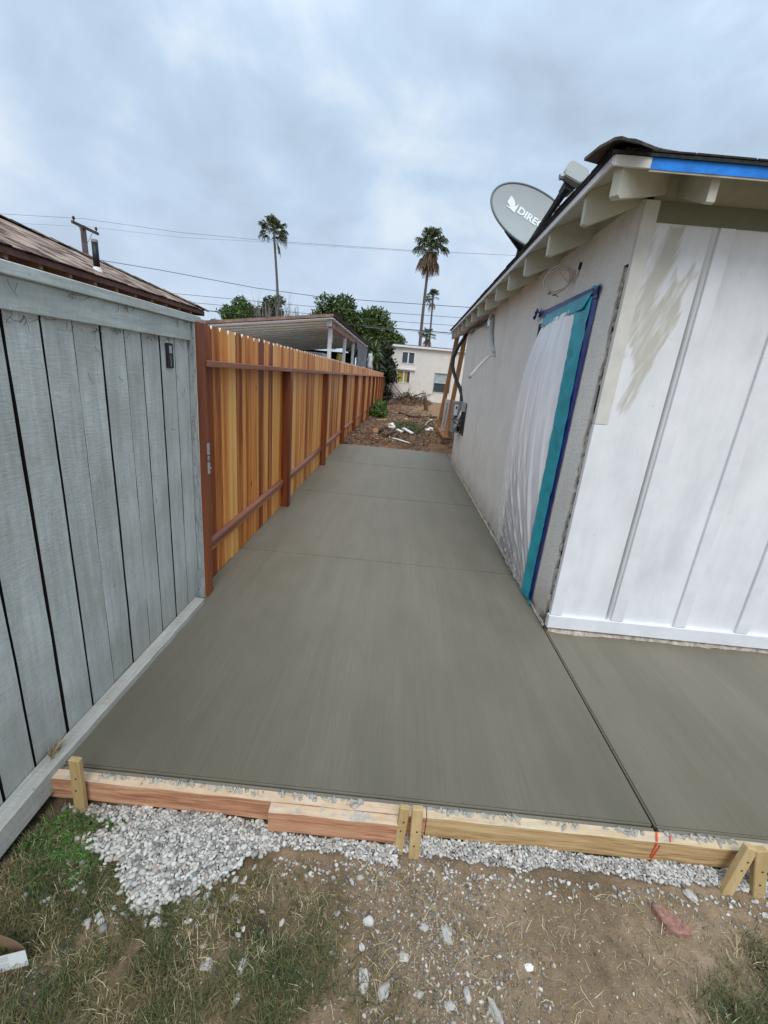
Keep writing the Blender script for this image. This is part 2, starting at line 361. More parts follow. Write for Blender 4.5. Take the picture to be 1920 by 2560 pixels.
M['olivegrass'] = leafmat('yellowing_grass_blade', (0.085, 0.075, 0.03), (0.15, 0.13, 0.05), (0.25, 0.20, 0.08))
M['clover'] = leafmat('clover_leaf', (0.030, 0.085, 0.014), (0.050, 0.130, 0.022), (0.085, 0.18, 0.035))
def stonemat(name, stops, rough=0.9):
    t = NT(name, rough, 0.2)
    c = t.ramp(t.island(), stops)
    n = t.noise(t.coord(), 90, 4, 0.6)
    c = t.mix(t.mr(n, 0.35, 0.7, 0, 0.35), c, (0.30, 0.275, 0.24))
    t.set('Base Color', c); t.bump(n, 0.4, 0.003); return t.m
M['gravel'] = stonemat('white_gravel', [(0.0, (0.17, 0.165, 0.155)), (0.2, (0.36, 0.35, 0.325)), (0.6, (0.56, 0.54, 0.495)), (0.92, (0.70, 0.68, 0.63)), (1.0, (0.44, 0.34, 0.27))])
M['pebble'] = stonemat('brown_pebble', [(0.0, (0.12, 0.095, 0.075)), (0.4, (0.24, 0.20, 0.16)), (0.8, (0.38, 0.33, 0.28)), (1.0, (0.70, 0.66, 0.58))])
M['clod'] = stonemat('soil_clod', [(0.0, (0.055, 0.028, 0.018)), (0.5, (0.125, 0.070, 0.042)), (0.85, (0.23, 0.145, 0.09)), (1.0, (0.42, 0.32, 0.22))])
M['rock'] = plain('pale_rock', (0.46, 0.43, 0.385), 0.9, 0.3, 26, 0.6, rnd=5)
M['brick'] = plain('red_brick_shard', (0.36, 0.19, 0.145), 0.95, 0.42, 60, 0.9)
M['cardboard'] = plain('brown_cardboard', (0.27, 0.19, 0.12), 0.85, 0.1, 14)
M['redmark'] = plain('red_crayon', (0.70, 0.075, 0.03), 0.7, 0.2, 60)
def make_label():
    t = NT('printed_label', 0.5, 0.3)
    P = t.xyz('Object')
    z = t.math('MULTIPLY', P[2], 230.0)
    line = t.math('SINE', t.math('MULTIPLY', z, 6.283 * 1.0))
    w = t.noise(t.coord((1, 1, 4.0)), 260, 2, 0.5)
    body = t.math('MULTIPLY', t.math('MULTIPLY', t.mr(line, -0.2, 0.2), t.mr(w, 0.40, 0.46)), 1.0)
    lo = t.math('LESS_THAN', t.math('ABSOLUTE', t.math('SUBTRACT', P[2], 0.019)), 0.0115)
    hi = t.math('LESS_THAN', t.math('ABSOLUTE', t.math('SUBTRACT', P[2], 0.046)), 0.0115)
    lim = t.math('LESS_THAN', P[0], -0.026)
    k = t.math('MULTIPLY', t.math('MULTIPLY', body, t.math('MAXIMUM', lo, hi)), lim)
    t.set('Base Color', t.mix(t.math('MULTIPLY', k, 0.7), (0.78, 0.81, 0.80), (0.22, 0.26, 0.27)))
    return t.m
M['label'] = make_label()
def make_sheet():
    t = NT('translucent_plastic_sheet', 0.30, 0.5)
    P = t.xyz()
    n = t.noise(t.coord((1, 1, 0.25)), 16, 4, 0.55)
    t.set('Base Color', (0.97, 0.965, 0.985, 1))
    hgt = t.mr(P[2], 0.0, 1.3, 0.34, 0.92)
    t.set('Alpha', t.math('MINIMUM', t.math('ADD', t.math('ADD', hgt, t.math('MULTIPLY', t.attr('crease'), 0.45)), t.math('MULTIPLY', t.math('SUBTRACT', n, 0.5), 0.35)), 0.98))
    tr = t.n.new("ShaderNodeBsdfTranslucent"); tr.inputs[0].default_value = (0.75, 0.77, 0.80, 1)
    t.bump(n, 0.25, 0.01)
    return t.m
M['sheet'] = make_sheet()
M['yucca'] = leafmat('yucca_blade', (0.05, 0.08, 0.03), (0.11, 0.155, 0.06), (0.20, 0.26, 0.11))
M['weed'] = leafmat('grey_green_weed', (0.045, 0.060, 0.025), (0.085, 0.105, 0.045), (0.15, 0.16, 0.075))

# ------------------------------------------------------------------ object helpers
def tag(o, label=None, cat=None, group=None, kind=None):
    if label: o['label'] = label
    if cat: o['category'] = cat
    if group: o['group'] = group
    if kind: o['kind'] = kind
    return o
def empty(name, loc=(0, 0, 0), label=None, cat=None, group=None, kind=None):
    o = bpy.data.objects.new(name, None); COL.objects.link(o); o.location = loc; o.empty_display_size = 0.1
    return tag(o, label, cat, group, kind)
def link(name, me, mat=None, parent=None, loc=None, rot=None):
    o = bpy.data.objects.new(name, me); COL.objects.link(o)
    if mat is not None and not me.materials:
        for m in (mat if isinstance(mat, (list, tuple)) else [mat]): me.materials.append(m)
    if parent:
        o.parent = parent
        if loc is None:                                   # mesh given in world coordinates; parents are only ever moved
            w = Vector((0, 0, 0)); q = parent
            while q: w += q.location; q = q.parent
            o.location = -w
    if loc is not None: o.location = loc
    if rot is not None: o.rotation_euler = rot
    return o
class MB:
    def __init__(s): s.v = []; s.f = []; s.mi = []
    def add(s, vs, fs, mi=0):
        b = len(s.v); s.v += [tuple(v) for v in vs]; s.f += [tuple(i + b for i in f) for f in fs]; s.mi += [mi] * len(fs); return s
    def box(s, x0, x1, y0, y1, z0, z1, mi=0):
        return s.add([(x0, y0, z0), (x1, y0, z0), (x1, y1, z0), (x0, y1, z0), (x0, y0, z1), (x1, y0, z1), (x1, y1, z1), (x0, y1, z1)],
                     [(0, 3, 2, 1), (4, 5, 6, 7), (0, 1, 5, 4), (1, 2, 6, 5), (2, 3, 7, 6), (3, 0, 4, 7)], mi)
    def obox(s, a, b, w, h, up=(0, 0, 1), mi=0):
        """box beam from a to b, w across, h along up"""
        a, b = Vector(a), Vector(b); d = (b - a).normalized(); up = Vector(up)
        sx = d.cross(up).normalized() * (w / 2); sy = sx.cross(d).normalized() * (h / 2)
        vs = [p + i * sx + j * sy for p in (a, b) for i, j in ((-1, -1), (1, -1), (1, 1), (-1, 1))]
        return s.add(vs, [(0, 1, 2, 3), (7, 6, 5, 4), (0, 4, 5, 1), (1, 5, 6, 2), (2, 6, 7, 3), (3, 7, 4, 0)], mi)
    def tube(s, pts, r, n=8, mi=0, cap=True):
        pts = [Vector(p) for p in pts]; k = len(pts)
        rs = r if isinstance(r, (list, tuple)) else [r] * k
        ref = None; rings = []
        for i, p in enumerate(pts):
            d = (pts[min(i + 1, k - 1)] - pts[max(i - 1, 0)]).normalized()
            if ref is None:
                ref = Vector((0, 0, 1)) if abs(d.z) < 0.9 else Vector((1, 0, 0))
            a = d.cross(ref).normalized(); b = a.cross(d).normalized(); ref = b
            rings.append([p + (a * math.cos(t) + b * math.sin(t)) * rs[i] for t in [2 * math.pi * j / n for j in range(n)]])
        vs = [v for r_ in rings for v in r_]; fs = []
        for i in range(k - 1):
            for j in range(n):
                fs.append((i * n + j, i * n + (j + 1) % n, (i + 1) * n + (j + 1) % n, (i + 1) * n + j))
        if cap: fs += [tuple(range(n))[::-1], tuple((k - 1) * n + j for j in range(n))]
        return s.add(vs, fs, mi)
    def prism(s, poly, d, mi=0):
        """polygon (list of 3D pts) extruded by vector d"""
        n = len(poly); d = Vector(d); vs = [Vector(p) for p in poly] + [Vector(p) + d for p in poly]
        return s.add(vs, [tuple(range(n))[::-1], tuple(range(n, 2 * n))] + [(i, (i + 1) % n, n + (i + 1) % n, n + i) for i in range(n)], mi)
    def mesh(s, name, bevel=0.0, seg=1, smooth=False, jitter=0.0, sub=0):
        me = bpy.data.meshes.new(name); me.from_pydata(s.v, [], s.f); 
        me.polygons.foreach_set('material_index', s.mi)
        bm = bmesh.new(); bm.from_mesh(me)
        bmesh.ops.recalc_face_normals(bm, faces=bm.faces)
        if sub:
            bmesh.ops.subdivide_edges(bm, edges=bm.edges, cuts=sub, use_grid_fill=True)
        if bevel: bmesh.ops.bevel(bm, geom=list(bm.edges), offset=bevel, segments=seg, affect='EDGES', clamp_overlap=True)
        if jitter:
            for v in bm.verts:
                v.co += Vector(mnoise.noise_vector(v.co * 9.0)) * jitter
        bm.to_mesh(me); bm.free()
        if smooth: me.polygons.foreach_set('use_smooth', [True] * len(me.polygons))
        me.update(); return me
    def build(s, name, mat, parent=None, **k): return link(name, s.mesh(name, **k), mat, parent)
def grid_mesh(name, P, smooth=True):
    """P: array (ny, nx, 3)"""
    ny, nx = P.shape[:2]
    me = bpy.data.meshes.new(name)
    idx = np.arange(ny * nx).reshape(ny, nx)
    q = np.stack([idx[:-1, :-1], idx[:-1, 1:], idx[1:, 1:], idx[1:, :-1]], -1).reshape(-1, 4)
    np_mesh(me, P.reshape(-1, 3), q)
    if smooth: me.polygons.foreach_set('use_smooth', [True] * len(me.polygons))
    return me
def np_mesh(me, V, Q):
    V = np.asarray(V, np.float32); Q = np.asarray(Q, np.int32); k = Q.shape[1]
    me.vertices.add(len(V)); me.vertices.foreach_set('co', V.ravel())
    me.loops.add(Q.size); me.loops.foreach_set('vertex_index', Q.ravel())
    me.polygons.add(len(Q)); me.polygons.foreach_set('loop_start', np.arange(len(Q), dtype=np.int32) * k)
    me.polygons.foreach_set('loop_total', np.full(len(Q), k, np.int32))
    me.update(calc_edges=True); me.validate()
    return me
def fbm(x, y, s=1.0, o=4, seed=0.0):
    return mnoise.fractal(Vector((x * s + seed, y * s - seed, seed * 0.37)), 1.0, 2.0, o)
def vnoise(X, Y, s=1.0, o=4, seed=0.0):
    f = np.frompyfunc(lambda a, b: fbm(a, b, s, o, seed), 2, 1)
    return f(X, Y).astype(float)
def blob_variants(n, sub=1, rough=0.25, seed=0):
    out = []
    for i in range(n):
        bm = bmesh.new(); bmesh.ops.create_icosphere(bm, subdivisions=sub, radius=1.0)
        for v in bm.verts: v.co *= 1 + rough * mnoise.noise(v.co * 1.6 + Vector((i * 7.3 + seed, 0, 0)))*1.6
        out.append((np.array([v.co[:] for v in bm.verts]), np.array([[v.index for v in f.verts] for f in bm.faces]))); bm.free()
    return out
def rotmats(n, flat=False):
    a = RNG.uniform(0, 2 * np.pi, n)
    c, s = np.cos(a), np.sin(a); R = np.zeros((n, 3, 3)); R[:, 0, 0] = c; R[:, 0, 1] = -s; R[:, 1, 0] = s; R[:, 1, 1] = c; R[:, 2, 2] = 1
    if not flat:
        t = RNG.normal(0, 0.5, n); c, s = np.cos(t), np.sin(t); X = np.zeros((n, 3, 3)); X[:, 0, 0] = 1; X[:, 1, 1] = c; X[:, 1, 2] = -s; X[:, 2, 1] = s; X[:, 2, 2] = c
        R = R @ X
    return R
def scatter_stones(name, pos, size, aspect=(1.0, 0.75, 0.5), mat=None, sub=1, rough=0.3, **tags):
    var = blob_variants(8, sub, rough); pos = np.asarray(pos); n = len(pos)
    R = rotmats(n); size = np.broadcast_to(size, (n,))
    asp = np.array(aspect) * RNG.uniform(0.75, 1.25, (n, 3))
    which = RNG.integers(0, len(var), n)
    Vs = []; Fs = []; off = 0
    for i in range(n):
        v, f = var[which[i]]
        w = (v * asp[i] * size[i]) @ R[i].T + pos[i]
        Vs.append(w); Fs.append(f + off); off += len(v)
    me = bpy.data.meshes.new(name); np_mesh(me, np.concatenate(Vs), np.concatenate(Fs))
    o = link(name, me, mat); tag(o, **tags); return o
def leaf_quads(C, size, up_bias=0.0, aspect=0.5, droop=0.0):
    """random leaf quads around centres C; returns verts, quads"""
    n = len(C)
    d = RNG.normal(0, 1, (n, 3)); d[:, 2] -= droop; d /= np.linalg.norm(d, axis=1)[:, None]
    t = RNG.normal(0, 1, (n, 3)); t[:, 2] *= (1 - up_bias)
    s = np.cross(d, t); s /= np.linalg.norm(s, axis=1)[:, None] + 1e-9
    L = (np.broadcast_to(size, (n,)) * RNG.uniform(0.6, 1.3, n))[:, None]
    a = C; b = C + d * L * 0.5 + s * L * aspect * 0.5; c = C + d * L; e = C + d * L * 0.5 - s * L * aspect * 0.5
    V = np.stack([a, b, c, e], 1).reshape(-1, 3); Q = np.arange(4 * n).reshape(n, 4)
    return V, Q
def mesh_from(name, V, Q): return np_mesh(bpy.data.meshes.new(name), V, Q)

# ================================================================== GROUND
def ground_h(x, y):
    """height of the dirt"""
    x = np.asarray(x, float); y = np.asarray(y, float)
    z = np.full(np.broadcast(x, y).shape, -0.125)
    back = np.clip((y - 9.62) / 0.12, 0, 1)
    slope = -0.02 * np.clip(y - 12, 0, 60) * np.clip((60 - y) / 20, 0, 1) 
    mound = 0.50 * np.clip((x - 0.62) / 0.42, 0, 1) ** 1.4 * np.clip((y - 9.55) / 0.75, 0, 1) * np.clip((20 - y) / 8, 0, 1)
    berm = 0.45 * np.exp(-((y - 29.5) / 1.6) ** 2) * np.clip((x + 0.9) / 0.7, 0, 1)
    pile = 0.10 * np.exp(-(((x + 0.35) / 0.7) ** 2 + ((y - 11.2) / 1.2) ** 2))
    z = z + back * (0.125 - 0.01 + slope + mound + berm + pile)
    left = np.clip((-1.3 - x) / 0.15, 0, 1)
    z = z + left * (1 - back) * 0.10
    return z
def ax(parts):
    out = [parts[0][0]]
    for a, b, st in parts: out += list(np.arange(a + st, b + st * 0.4, st))
    return np.array(out)
gx = ax([(-900, -60, 84), (-60, -8, 6.5), (-8, -1.6, 0.64), (-1.6, 2.0, 0.0125), (2.0, 8, 0.75), (8, 60, 6.5), (60, 900, 84)])
gy = ax([(-900, -60, 84), (-60, -2, 5.8), (-2, 0.2, 0.4), (0.2, 1.35, 0.0125), (1.35, 9.5, 0.8150), (9.5, 14, 0.06), (14, 33, 0.2), (33, 60, 1.5), (60, 1500, 60)])
GX, GY = np.meshgrid(gx, gy)
GZ = ground_h(GX, GY)
near = (GX > -1.6) & (GX < 2.0) & (GY > 0.2) & (GY < 1.4)
yard = (GX > -1.6) & (GX < 2.0) & (GY > 9.6) & (GY < 34)
nz = np.zeros_like(GZ)
nz[near] = 0.012 * vnoise(GX[near], GY[near], 5, 4, 1.0) + 0.005 * vnoise(GX[near], GY[near], 26, 3, 2.0)
nz[yard] = 0.075 * vnoise(GX[yard], GY[yard], 2.2, 5, 3.0) + 0.03 * vnoise(GX[yard], GY[yard], 9, 3, 5.0)
GZ = GZ + nz
gme = grid_mesh('ground', np.stack([GX, GY, GZ], -1))
def green_mask(x, y):
    """where grass grows in the foreground, 0..1"""
    x = np.asarray(x, float); y = np.asarray(y, float)
    a = np.clip((1.08 - y) / 0.25 + (-0.25 - x) * 1.3, 0, 1) * np.clip((0.22 - x) / 0.35, 0, 1)
    b = np.clip((x - 0.82 - (y - 0.70) * 1.3) / 0.22, 0, 1) * np.clip((1.10 - y) / 0.12, 0, 1)
    c = np.clip((0.82 - y) / 0.12, 0, 1) * np.clip((0.25 - np.abs(x - 0.05)) / 0.25, 0, 1)
    d = np.clip((-0.62 - x) / 0.12, 0, 1) * np.clip((1.10 - y) / 0.1, 0, 1)
    return np.clip(np.maximum.reduce([a * 0.9, b, c * 0.7, d * 0.8]), 0, 1)
gm = np.zeros(GX.shape); gm[near] = green_mask(GX[near], GY[near]) * np.clip(0.65 + 0.9 * vnoise(GX[near], GY[near], 6, 3, 9.0), 0, 1)
at = gme.attributes.new('green', 'FLOAT', 'POINT'); at.data.foreach_set('value', gm.ravel().astype(np.float32))
ground = tag(link('ground', gme, M['ground']), kind='structure')
from mathutils.bvhtree import BVHTree
def surf(x, y):
    i = min(max(np.searchsorted(gx, x) - 1, 0), len(gx) - 2); j = min(max(np.searchsorted(gy, y) - 1, 0), len(gy) - 2)
    u = (x - gx[i]) / (gx[i + 1] - gx[i]); v = (y - gy[j]) / (gy[j + 1] - gy[j])
    return float((GZ[j, i] * (1 - u) + GZ[j, i + 1] * u) * (1 - v) + (GZ[j + 1, i] * (1 - u) + GZ[j + 1, i + 1] * u) * v)
def surfs(X, Y): return np.array([surf(a, b) for a, b in zip(X, Y)])

# ================================================================== CONCRETE PATH
path = empty('path', (0, 0, 0), kind='structure')
def slab(x0, x1, y0, y1, mat):
    mb = MB(); mb.box(x0, x1, y0, y1, -0.115, 0.0)
    return mb.build('concrete_slab', mat, path, bevel=0.007, seg=3)
ys = [1.268, 3.470, 5.540, 7.665, 9.700]
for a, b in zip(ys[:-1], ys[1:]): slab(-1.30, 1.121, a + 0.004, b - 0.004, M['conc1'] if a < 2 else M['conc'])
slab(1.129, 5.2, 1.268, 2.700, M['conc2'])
slab(1.129, 1.36, 8.74, 9.700, M['conc'])
# tooled margin along the front form: a shallow groove of its own height
mb = MB()
mb.box(-1.16, 1.117, 1.2475, 1.2665, -0.115, -0.004); mb.box(1.133, 3.0, 1.2475, 1.2665, -0.115, -0.004)
mb.build('slab_margin', M['conc'], path, bevel=0.003)
mb = MB(); mb.box(1.1205, 1.1295, 1.27, 9.69, -0.10, -0.014); mb.build('expansion_joint', M['gap'], path)
for y in ys[1:-1]:
    mb = MB(); mb.box(-1.29, 1.118, y - 0.0041, y + 0.0041, -0.10, -0.016); mb.build('control_joint', M['gap'], path)
# concrete crumbs spilled on the board tops
# ================================================================== FORM BOARDS
G = 'boards of the concrete formwork'
def form_board(x0, x1, y0, y1, z0, z1, mat, label, dy=0.0):
    n = 40; mb = MB(); xs = np.linspace(x0, x1, n); vs = []; fs = []
    for i, x in enumerate(xs):
        w = 0.0012 * math.sin(x * 23) ; jag = 0.0035 * mnoise.noise(Vector((x * 40, y0 * 9, 0)))
        t = dy * (x - x0) / (x1 - x0)
        vs += [(x, y0 + w + t, z0), (x, y1 + t, z0), (x, y1 + t, z1 + 0.002 * mnoise.noise(Vector((x * 25, 5, 1)))), (x, y0 + w + t + 0.002, z1 - 0.0015 + jag * 0.4)]
    for i in range(n - 1):
        for k in range(4): fs.append((i * 4 + k, i * 4 + (k + 1) % 4, i * 4 + 4 + (k + 1) % 4, i * 4 + 4 + k))
    fs += [(3, 2, 1, 0), tuple((n - 1) * 4 + k for k in range(4))]
    mb.add(vs, fs); o = mb.build('form_board', mat, bevel=0.0); return tag(o, label, 'form board', G)
form_board(-1.185, 0.245, 1.206, 1.2465, -0.092, 0.000, M['formpink'], 'long pinkish form board along the slab edge, left end behind the upright stake', -0.0)
form_board(-0.335, 0.150, 1.163, 1.203, -0.088, 0.001, M['formpink'], 'short thick pinkish board doubled in front of the long pinkish form board')
form_board(0.248, 2.6, 1.205, 1.2465, -0.090, 0.000, M['formyellow'], 'long yellow pine form board with red crayon lines on the right')
yb = bpy.data.objects['form_board.002']
for p_, q_, w_, h_, up_ in (((1.098, 1.2035, -0.003), (1.092, 1.2035, -0.075), 0.0045, 0.002, (0, 1, 0)), ((1.112, 1.2035, -0.012), (1.098, 1.2035, -0.085), 0.003, 0.002, (0, 1, 0)),
                       ((1.098, 1.208, 0.0025), (1.118, 1.245, 0.0025), 0.006, 0.002, (0, 0, 1)), ((1.150, 1.212, 0.0025), (1.168, 1.243, 0.0025), 0.004, 0.002, (0, 0, 1))):
    MB().obox(p_, q_, w_, h_, up_).build('red_mark', M['redmark'], yb)
cx_ = []; cs_ = []
M['cement'] = plain('dried_cement', (0.40, 0.385, 0.34), 0.95, 0.25, 40, 0.5)
rc = random.Random(31)
for k in range(620):
    x = rc.uniform(-1.17, 2.3)
    if mnoise.noise(Vector((x * 5.0, 0, 7))) < -0.12: continue
    cx_.append((x, 1.2465 - abs(rc.gauss(0, 0.009)), 0.0005)); cs_.append(rc.choice([0.002, 0.003, 0.0045, 0.008]) * rc.uniform(0.8, 1.4))
scatter_stones('cement_crumbs', cx_, np.array(cs_), (1.7, 0.9, 0.35), M['cement'], sub=1, rough=0.6, label='cement crumbs smeared along the top of the form boards', kind='stuff')
# ------------------------------------------------------------------ stakes
def stake(a, b, w, d, label, notch=True):
    """a top centre, b bottom centre"""
    a, b = Vector(a), Vector(b); mb = MB(); mb.obox(b, a, w, d, (0, 1, 0))
    o = mb.build('wooden_stake', M['stake'], bevel=0.003, jitter=0.002); tag(o, label, 'stake', 'stakes holding the formwork')
    L = (b - a)
    for f in (0.25, 0.42):
        p = a + L * f + Vector((0.003 * (1 if f < 0.3 else -1), -d / 2 - 0.0008, 0)); MB().tube([p, p + Vector((0, -0.0016, 0))], 0.0032, 8).build('nail', M['darkmetal'], o)
stake((-1.046, 1.185, 0.135), (-1.052, 1.182, -0.20), 0.040, 0.022, 'pale upright stake standing tall at the left end of the formwork')
stake((0.157, 1.185, 0.072), (0.150, 1.160, -0.15), 0.036, 0.022, 'short leaning stake beside the end of the doubled board, left of its neighbour')
stake((0.205, 1.188, 0.070), (0.212, 1.130, -0.27), 0.040, 0.024, 'long weathered stake nailed at the joint of the pink and yellow form boards')
stake((1.400, 1.178, 0.066), (1.345, 1.145, -0.14), 0.040, 0.026, 'slanting stake near the right end of the yellow form board')
stake((1.430, 1.175, 0.064), (1.480, 1.125, -0.25), 0.044, 0.026, 'rightmost stake, driven deep in front of the yellow form board')

# ================================================================== GREY FENCE
gf = empty('grey_fence', (-1.235, 1.9, 0), 'grey painted rough plank fence with cap rail at the left', 'fence')
edges = [0.16, 0.31, 0.465, 0.62, 0.775, 0.93, 1.085, 1.222, 1.388, 1.538, 1.690, 1.845, 2.000, 2.133, 2.292, 2.440, 2.588]
gaps = [5, 5, 4, 4, 6, 9, 11, 13, 12, 10, 6, 9, 3, 12, 8, 5, 4]
def wavy_plank(y0, y1, z0, z1, x, th, mat, name, parent, seed):
    n = 26; zs = np.linspace(z0, z1, n); mb = MB(); vs = []; fs = []
    for z in zs:
        a = 0.0022 * mnoise.noise(Vector((seed, z * 3.0, 0))) ; b = 0.0022 * mnoise.noise(Vector((seed + 9, z * 3.0, 0)))
        c = 0.0012 * mnoise.noise(Vector((seed + 3, z * 7, 0)))
        vs += [(x - th, y0 + a, z), (x + c, y0 + a, z), (x + c + 0.0015, (y0 + y1) / 2, z), (x + c, y1 + b, z), (x - th, y1 + b, z)]
    for i in range(n - 1):
        for k in range(5): fs.append((i * 5 + k, i * 5 + (k + 1) % 5, i * 5 + 5 + (k + 1) % 5, i * 5 + 5 + k))
    fs += [(4, 3, 2, 1, 0), tuple((n - 1) * 5 + k for k in range(5))]
    mb.add(vs, fs); mb.mi = [1 if (i < 5 * (n - 1) and i % 5 in (0, 3, 4)) else 0 for i in range(len(fs))]
    return mb.build(name, [mat, M['gap']], parent)          # bare dirty edges, blackened so the gap shade is in their colour
for i in range(len(edges) - 1):
    g = gaps[i] * 0.001
    wavy_plank(edges[i] + g * 0.5, edges[i + 1] - gaps[i + 1] * 0.0005, -0.15 if edges[i] < 1.1 else 0.0, 1.70, -1.235 - 0.003 * (i % 3 == 1), 0.026, M['grey'], 'plank', gf, i * 3.3)
MB().box(-1.30, -1.285, 0.1, 2.60, -0.15, 1.70).build('gap_blackout', M['gap'], gf)  # added dark sheet, keeps sky light out of the plank gaps
MB().box(-1.234, -1.214, 0.1, 2.590, 1.636, 1.733).build('trim_board', M['greyh'], gf, bevel=0.002, jitter=0.0015)
MB().box(-1.30, -1.196, 0.1, 2.685, 1.7335, 1.772).build('cap_rail', M['greyh'], gf, bevel=0.003, jitter=0.0015)
sl = MB()
for k in range(30):
    y0 = 0.30 + k * (2.53 - 0.30) / 30; y1 = y0 + (2.53 - 0.30) / 30
    def so(y): return 0.003 * mnoise.noise(Vector((y * 9, 0, 3)))
    za = 0.032 if y0 > 1.2 else 0.032 - 0.055 * (1.2 - y0); zb = 0.032 if y1 > 1.2 else 0.032 - 0.055 * (1.2 - y1)
    sl.add([(-1.231, y0, za - 0.09), (-1.168 + so(y0), y0, za - 0.095), (-1.170 + so(y0), y0, za - 0.004 + so(y0 + 3)), (-1.178, y0, za), (-1.231, y0, za + 0.003),
            (-1.231, y1, zb - 0.09), (-1.168 + so(y1), y1, zb - 0.095), (-1.170 + so(y1), y1, zb - 0.004 + so(y1 + 3)), (-1.178, y1, zb), (-1.231, y1, zb + 0.003)],
           [(0, 1, 6, 5), (1, 2, 7, 6), (2, 3, 8, 7), (3, 4, 9, 8)] + ([(4, 3, 2, 1, 0)] if k == 0 else []) + ([(5, 6, 7, 8, 9)] if k == 29 else []))
sl.build('sill_board', M['greyold'], gf)
MB().box(-1.262, -1.200, 2.593, 2.602, 0.0, 1.7325).build('frame_post', M['incised'], gf, bevel=0.002)
MB().box(-1.258, -1.197, 2.6025, 2.609, 0.0, 1.7325).build('frame_trim', M['grey'], gf, bevel=0.001)
lp = MB().box(-1.233, -1.224, 2.338, 2.405, 1.482, 1.606).build('latch_plate', M['black'], gf, bevel=0.003)
MB().box(-1.2245, -1.2225, 2.360, 2.388, 1.556, 1.594).build('latch_window', M['dish'], lp, bevel=0.001)
MB().box(-1.2245, -1.2225, 2.370, 2.375, 1.492, 1.548).build('latch_bar', M['greymetal'], lp)
# dried vines stuck on the grey paint
V = MB()
random.seed(5)
for k in range(50):
    if k < 40: y, z, xx = random.uniform(0.95, 2.6), random.choice([1.634, 1.634, 1.733]) - random.uniform(-0.004, 0.014), -1.226
    else: y, z, xx = random.uniform(1.2, 2.6), random.uniform(1.15, 1.63), -1.229
    if z > 1.64: xx = -1.205
    p = Vector((xx, y, z)); pts = [p]; a = random.uniform(-2.4, -0.4)
    for i in range(random.randint(3, 6)):
        a += random.uniform(-0.6, 0.6); p = p + Vector((random.uniform(-0.0005, 0.0012), math.cos(a) * 0.011, math.sin(a) * 0.011)); pts.append(p)
    V.tube(pts, [0.0011 * (1 - i / len(pts) * 0.6) for i in range(len(pts))], 4)
    if k % 3 == 0 and k < 40:
        for j in range(9):
            c = pts[0] + Vector((0.002, random.uniform(-0.02, 0.02), random.uniform(-0.014, 0.004))); d = Vector((0.003, random.uniform(-0.012, 0.012), random.uniform(-0.014, 0.004)))
            V.tube([c, c + d], 0.0009, 3)
tag(V.build('dried_vine', M['twigdark']), 'dried vine tendrils stuck under the cap of the grey fence', 'dried vine', kind='stuff')
# small dead weed on the sill of the grey fence
W = MB(); 
for k in range(70):
    b = Vector((-1.222 + random.uniform(0, 0.02), 1.285 + random.uniform(-0.025, 0.025), 0.02)); d = Vector((random.uniform(-0.01, 0.02), random.uniform(-0.03, 0.03), random.uniform(0.02, 0.075)))
    W.tube([b, b + d * 0.6, b + d + Vector((0.006, 0.004, -0.006))], [0.0013, 0.001, 0.0005], 3)
tag(W.build('weed', M['straw']), 'withered brown weed on the sill of the grey fence', 'weed')

# ================================================================== REDWOOD FENCE
rf = empty('redwood_fence', (-1.262, 2.7, 0), 'long new redwood picket fence along the left of the path', 'fence')
def drop(y): return -0.0042 * (y - 2.7)
def picket_mesh(k, w=0.1385, H=1.745):
    x0, x1 = -0.0155, 0.0; e = 0.024; c = 0.028
    poly = [(0, 0), (w, 0), (w, H - c), (w - e * 0.9, H), (e * 0.9, H), (0, H - c)]
    mb = MB(); n = len(poly)
    vs = [(x1, p[0], p[1]) for p in poly] + [(x0, p[0], p[1]) for p in poly]
    mb.add(vs, [tuple(range(n))], 0); mb.add(vs, [tuple(range(2 * n - 1, n - 1, -1))], 0)
    for i in range(n):
        mb.add(vs, [(i, n + i, n + (i + 1) % n, (i + 1) % n)], 1 if i in (2, 3, 4) else 0)
    me = bpy.data.meshes.new('picket'); me.from_pydata(mb.v, [], mb.f); me.polygons.foreach_set('material_index', mb.mi)
    bm = bmesh.new(); bm.from_mesh(me); bmesh.ops.remove_doubles(bm, verts=bm.verts, dist=1e-5); bmesh.ops.recalc_face_normals(bm, faces=bm.faces)
    bmesh.ops.bevel(bm, geom=[e_ for e_ in bm.edges if abs(e_.verts[0].co.z - e_.verts[1].co.z) > 1], offset=0.002, segments=1, affect='EDGES')
    for v in bm.verts: v.co.x += 0.001 * mnoise.noise(Vector((k, v.co.z, v.co.y)))
    bm.to_mesh(me); bm.free()
    me.materials.append(M['picket']); me.materials.append(M['endgrain']); return me
PM = [picket_mesh(k) for k in range(4)]
y = 2.702; i = 0
random.seed(3)
while y < 29.3:
    o = bpy.data.objects.new('picket', PM[i % 4]); COL.objects.link(o); o.parent = rf
    o.location = (0.0 + random.uniform(-0.0015, 0.0015), y - 2.7, drop(y) + random.uniform(-0.004, 0.004) + (0.005 if y < 9.8 else -0.05))
    o.scale = (1, 1, 1.0 if y < 9.8 else 1.03)
    y += 0.1385 + random.uniform(0.0005, 0.003); i += 1
post_y = [4.750 + 2.44 * k for k in range(11)]
MB().box(-1.272, -1.180, 2.610, 2.699, -0.05, 1.742).build('fence_post', M['postred'], rf, bevel=0.004)
for py in post_y:
    MB().box(-1.2605, -1.172, py, py + 0.089, -0.05 + (drop(py) - 0.25 if py > 9 else 0), 1.497 + drop(py)).build('fence_post', M['postred'], rf, bevel=0.004)
allp = [2.70] + post_y
